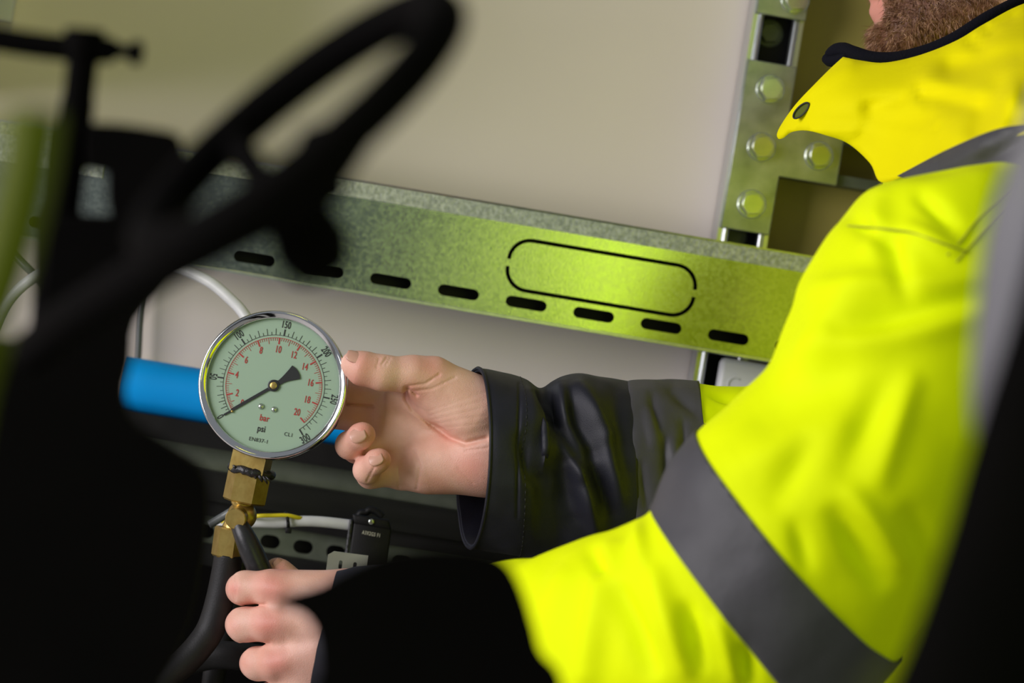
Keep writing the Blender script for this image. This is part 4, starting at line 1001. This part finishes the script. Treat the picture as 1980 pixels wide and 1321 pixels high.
# collar, chest flap and shoulder band
collar_ol = [(1630, 110), (1665, 117), (1712, 121), (1780, 106), (1850, 78), (1905, 45), (1985, 5), (2100, -20), (2190, 60), (2230, 190), (2100, 250), (1960, 262), (1850, 290), (1760, 335), (1705, 352), (1683, 315), (1642, 278), (1600, 262), (1560, 252), (1532, 255),
             (1516, 266), (1506, 268), (1503, 258), (1514, 236), (1540, 200), (1575, 163), (1606, 132)]
collar_ct = [(1505, 262, 1.985), (1540, 205, 1.965), (1600, 140, 1.96), (1632, 112, 1.965), (1560, 252, 1.955), (1640, 200, 1.925), (1650, 275, 1.93), (1720, 120, 1.945), (1760, 200, 1.895), (1705, 345, 1.90), (1800, 300, 1.84), (1850, 90, 1.93), (1870, 180, 1.86), (1980, 10, 1.95),
             (1960, 150, 1.81), (1960, 260, 1.745), (1850, 270, 1.80), (2100, 0, 1.96), (2180, 150, 1.765), (2220, 190, 1.735)]
collar_f = [(1770, 160, 1812, 245, 3.5, -2.2), (1812, 245, 1818, 285, 3.5, -2.2), (1800, 160, 1960, 190, 26, 9), (1840, 130, 1970, 105, 20, -7), (1790, 180, 1890, 205, 16, -6), (1930, 170, 1890, 250, 22, -8), (1955, 170, 1935, 245, 18, 7), (1680, 205, 1740, 195, 14, -4), (1690, 225, 1780, 235, 20, -4),
            (1905, 55, 1915, 62, 12, -7), (1930, 40, 1960, 30, 12, -6), (1880, 80, 1895, 90, 14, -6), (1560, 170, 1640, 130, 18, 3), (1530, 252, 1650, 255, 10, 3)]
col = sheet('collar', collar_ol, collar_ct, 'collar', jacket, 10, .0035, collar_f)
eye_c = P(1553.5, 214, 1.958); ea = (P(1570, 198, 1.955) - P(1537, 230, 1.962)).normalized(); en = (-FWD - .15 * RGT + .25 * UPV); en = (en - ea * en.dot(ea)).normalized(); es = ea.cross(en)
def ell(cx, a, b, h, n=28): return [cx + ea * a * math.cos(2 * math.pi * k / n) + es * b * math.sin(2 * math.pi * k / n) + en * h for k in range(n)]
pl_ = ell(eye_c, .0074, .0030, .0040); MB().tube(pl_ + [pl_[0]], .0006, 8).build('eyelet', MT['ink'], col)
V = ell(eye_c, .0072, .0027, .0034) + ell(eye_c, .0072, .0027, -.002); n = 28
add('snap_button', V, [tuple(range(n)), tuple(range(2 * n - 1, n - 1, -1))] + [(i, n + i, n + (i + 1) % n, (i + 1) % n) for i in range(n)], MT['hose_green'], col, smooth=False)
sheet('shoulder_band', [(1735, 340), (1830, 290), (1920, 252), (1985, 240), (2060, 236), (2080, 330), (1990, 350), (1850, 372)], [(1740, 340, 1.868), (1830, 290, 1.80), (1960, 250, 1.742), (2060, 240, 1.74), (1850, 370, 1.79), (1990, 350, 1.735), (2080, 330, 1.73)], 'tape', jacket, 12, .002,
      [(1830, 320, 1900, 280, 16, 3), (1900, 320, 1980, 270, 16, -3)])
MB().tube(pxpath([(1601, 106, 2.012), (1612, 100, 2.008), (1630, 96, 2.0), (1650, 103, 1.99), (1690, 114, 1.982), (1740, 113, 1.976), (1800, 97, 1.97), (1850, 74, 1.965), (1910, 36, 1.968), (1980, 0, 1.985)], 8),
          [.003 + .0022 * min(1, k / 10) for k in range(73)], 14).build('inner_collar', MT['fleece'], jacket)
MB().tube(pxpath([(1599, 112, 2.012), (1606, 118, 2.008), (1622, 116, 2.0), (1640, 112, 1.99)], 6), .0042, 12).build('collar_tab', MT['fleece'], jacket)
# far half of the collar, seen behind the chin from other places
sheet('far_collar', [(1640, 112), (1700, 122), (1800, 105), (1900, 50), (1990, 5), (2080, 20), (2120, 150), (1900, 230), (1720, 240), (1650, 190)], [(1640, 115, 1.985), (1700, 180, 2.12), (1800, 110, 2.16), (1900, 60, 2.165), (2080, 30, 2.12), (2100, 140, 2.1), (1900, 220, 2.17), (1650, 190, 2.0)], 'collar', jacket, 18, .003)
# trousers and boots below the frame
hipc = Vector((g_t[-1][:, 0].mean(), g_t[-1][:, 1].mean(), 0))
hz = float(g_t[-1][:, 2].mean())
for k, s_ in enumerate((-1, 1)):
    cx, cy = hipc.x - .01, hipc.y + s_ * .10
    MB().tube([Vector((cx, cy * .7 + hipc.y * .3, hz + .06)), Vector((cx, cy, hz - .12)), Vector((cx - .02, cy, .48)), Vector((cx, cy, .12)), Vector((cx, cy, .07))], [.125, .115, .085, .078, .080], 28).build('trouser_leg', MT['navy'], person)
    b = MB().tube([Vector((cx + .07, cy, .055)), Vector((cx + .03, cy, .06)), Vector((cx - .08, cy, .052)), Vector((cx - .17, cy, .046)), Vector((cx - .20, cy, .042))], [.038, .052, .050, .045, .028], 20)
    b.tube([Vector((cx, cy, .05)), Vector((cx, cy, .16))], .055, 20); b.box((cx - .205, cy - .045, 0), (cx + .08, cy + .045, .02), .006)
    b.build('boot', MT['boot'], person)


# ------------------------------------------------------------------ dark machinery close to the camera
fv = empty('gate_valve', (P(150, 900, 1.2).x, P(150, 900, 1.2).y, 0.0), 'black iron gate valve with a slanted handwheel and tall clamp column', 'valve')
# handwheel
hd_ = 0.96; HW = P(572, 244, hd_)
e1 = (0.78 * RGT + 0.625 * UPV).normalized(); e2 = (0.625 * .30 * RGT - 0.78 * .30 * UPV - .954 * FWD).normalized(); e3 = e1.cross(e2)
RW = 358 * hd_ / FPX
wheel = MB().tube([HW + (e1 * math.cos(a) + e2 * math.sin(a)) * RW for a in [2 * math.pi * k / 72 for k in range(73)]], 0.0082, 20, False).build('handwheel', MT['black'], fv)
HB = HW - e1 * .022 + e3 * .020                       # the hub sits below the rim plane
MB().lathe([(.006, -.006), (.0085, -.004), (.0085, .006), (.006, .008)], HB, e3, 28).build('hub', MT['black'], wheel)
for a in (68, 168, 250):
    a = math.radians(a); dr = e1 * math.cos(a) + e2 * math.sin(a)
    MB().tube([HB, HB * .45 + (HW + dr * RW) * .55 + e3 * .004, HW + dr * RW], [.0058, .0055, .006], 12).build('spoke', MT['black'], wheel)
MB().tube([P(585, 300, .93), P(604, 284, .93), P(632, 276, .925), P(665, 285, .92)], [.004, .007, .0075, .006], 14).build('grip_lug', MT['black'], wheel)
MB().lathe([(.007, .0), (.0085, .010), (.0125, .020), (.0135, .028), (.011, .036), (.005, .039)], P(548, 352, .965), P(600, 470, .98) - P(548, 352, .965), 28).build('stem_nut', MT['black'], wheel)
MB().tube(pxpath([(640, 345, .95), (560, 390, .96), (470, 432, .97), (340, 498, .99), (230, 560, 1.02), (120, 630, 1.06), (60, 680, 1.1)], 6), .0083, 16).build('lever_arm', MT['black'], fv)
# clamp column with cross bar
MB().tube(pxpath([(164, 58, 1.2), (162, 90, 1.2), (158, 130, 1.2), (150, 200, 1.2), (138, 300, 1.2), (122, 420, 1.2), (104, 560, 1.2), (95, 680, 1.2), (90, 860, 1.2)], 6), [.0086] * 10 + [.0066] * 8 + [.0072] * 12 + [.0085] * 19, 18).build('clamp_column', MT['black'], fv)
MB().tube(pxpath([(-120, 52, 1.2), (0, 76, 1.2), (80, 88, 1.2), (165, 97, 1.2), (215, 97, 1.2)], 6), .0055, 14).build('cross_bar', MT['black'], fv)
MB().lathe([(.003, -.006), (.0046, -.005), (.0046, .0), (.003, .002), (.003, .006), (.0052, .0075), (.0052, .011), (.003, .012)], P(222, 97, 1.2), (P(262, 102, 1.2) - P(222, 97, 1.2)), 20).build('bar_knob', MT['black'], fv)
def slab(name, poly, d0, d1, par, m='black', bev=.004, per=4):
    pts = [tuple(q) for q in crom(list(poly) + [poly[0]], per)[:-1]]
    return oblong(name, pts, d0, d1, m, par, 0.0) if bev == 0 else oblong(name, pts, d0, d1, m, par, bev)
slab('yoke', [(165, 238), (230, 240), (300, 250), (345, 262), (352, 300), (338, 345), (330, 420), (215, 430), (207, 335), (165, 328)], 1.13, 1.19, fv, bev=0, per=2)
slab('valve_body', [(92, 470), (104, 424), (150, 416), (210, 418), (320, 420), (345, 470), (330, 540), (262, 620), (252, 700), (240, 760), (262, 815), (330, 860), (392, 905), (408, 980), (398, 1080), (380, 1180), (345, 1265), (300, 1350), (280, 1500), (-200, 1500), (-200, 690), (0, 660), (66, 640)], 1.14, 1.30, fv, bev=0, per=3)
pb = P(60, 1480, 1.22)
MB().box((pb.x - .06, pb.y - .07, 0), (pb.x + .05, pb.y + .06, pb.z + .02), .004).build('pedestal', MT['black'], fv)
# rounded housing low in the middle
mh = empty('motor_housing', (P(850, 1400, 1.25).x, P(850, 1400, 1.25).y, 0), 'rounded black housing with a pointed lug in front of the near forearm', 'housing')
slab('shell', [(526, 1164), (560, 1150), (620, 1132), (668, 1106), (720, 1082), (770, 1068), (850, 1062), (930, 1068), (978, 1090), (1008, 1140), (1030, 1210), (1045, 1262), (1078, 1300), (1092, 1360), (1100, 1450), (625, 1450), (622, 1300), (614, 1230), (590, 1190), (555, 1176)], 1.10, 1.18, mh, bev=0, per=4)
q = P(850, 1430, 1.14); MB().box((q.x - .05, q.y - .04, 0), (q.x + .05, q.y + .04, q.z + .01), .004).build('stand', MT['black'], mh)
# column at the right edge, grey cover behind a black post
rc = empty('machine_column', (P(2000, 1300, .92).x, P(2000, 1300, .92).y, 0), 'black machine column with a curved grey cover beside the jacket sleeve', 'column')
g = sleeve([(2010, 150, 2300, 150, .918, .02), (1975, 250, 2290, 250, .918, .022), (1915, 420, 2280, 420, .918, .024), (1888, 600, 2270, 600, .918, .024), (1878, 760, 2260, 760, .918, .024), (1890, 900, 2260, 900, .918, .022)], 6, 40); tube_obj('cover', g, 'greycap', rc, cap=True)
g = sleeve([(2020, 380, 2260, 380, .88, .012), (1985, 520, 2240, 520, .88, .016), (1950, 640, 2220, 640, .88, .018), (1905, 780, 2200, 780, .88, .018), (1862, 920, 2180, 930, .88, .018), (1832, 1030, 2160, 1060, .88, .018), (1768, 1220, 2120, 1280, .88, .018), (1715, 1350, 2060, 1430, .88, .018), (1640, 1560, 2000, 1600, .88, .018)], 6, 40)
tube_obj('post', g, 'black', rc, cap=True)
q = P(1820, 1580, .88); MB().box((q.x - .03, q.y - .02, 0), (q.x + .03, q.y + .02, q.z + .01), .003).build('foot', MT['black'], rc)
# lime hose, almost in front of the lens at the left
lh = pxpath([(66, 215, .80), (62, 250, .80), (54, 310, .80), (34, 400, .80), (8, 500, .80), (-30, 620, .80), (-80, 800, .80), (-120, 1100, .80)], 8)
lh += [Vector((lh[-1].x - .02, lh[-1].y, lh[-1].z * .5)), Vector((lh[-1].x - .03, lh[-1].y, 0.008)), Vector((lh[-1].x - .12, lh[-1].y, 0.008))]
MB().tube(lh, .0078, 20).build('lime_hose', MT['hose_green'], label='blurred lime green hose rising beside the black clamp column', cat='hose')
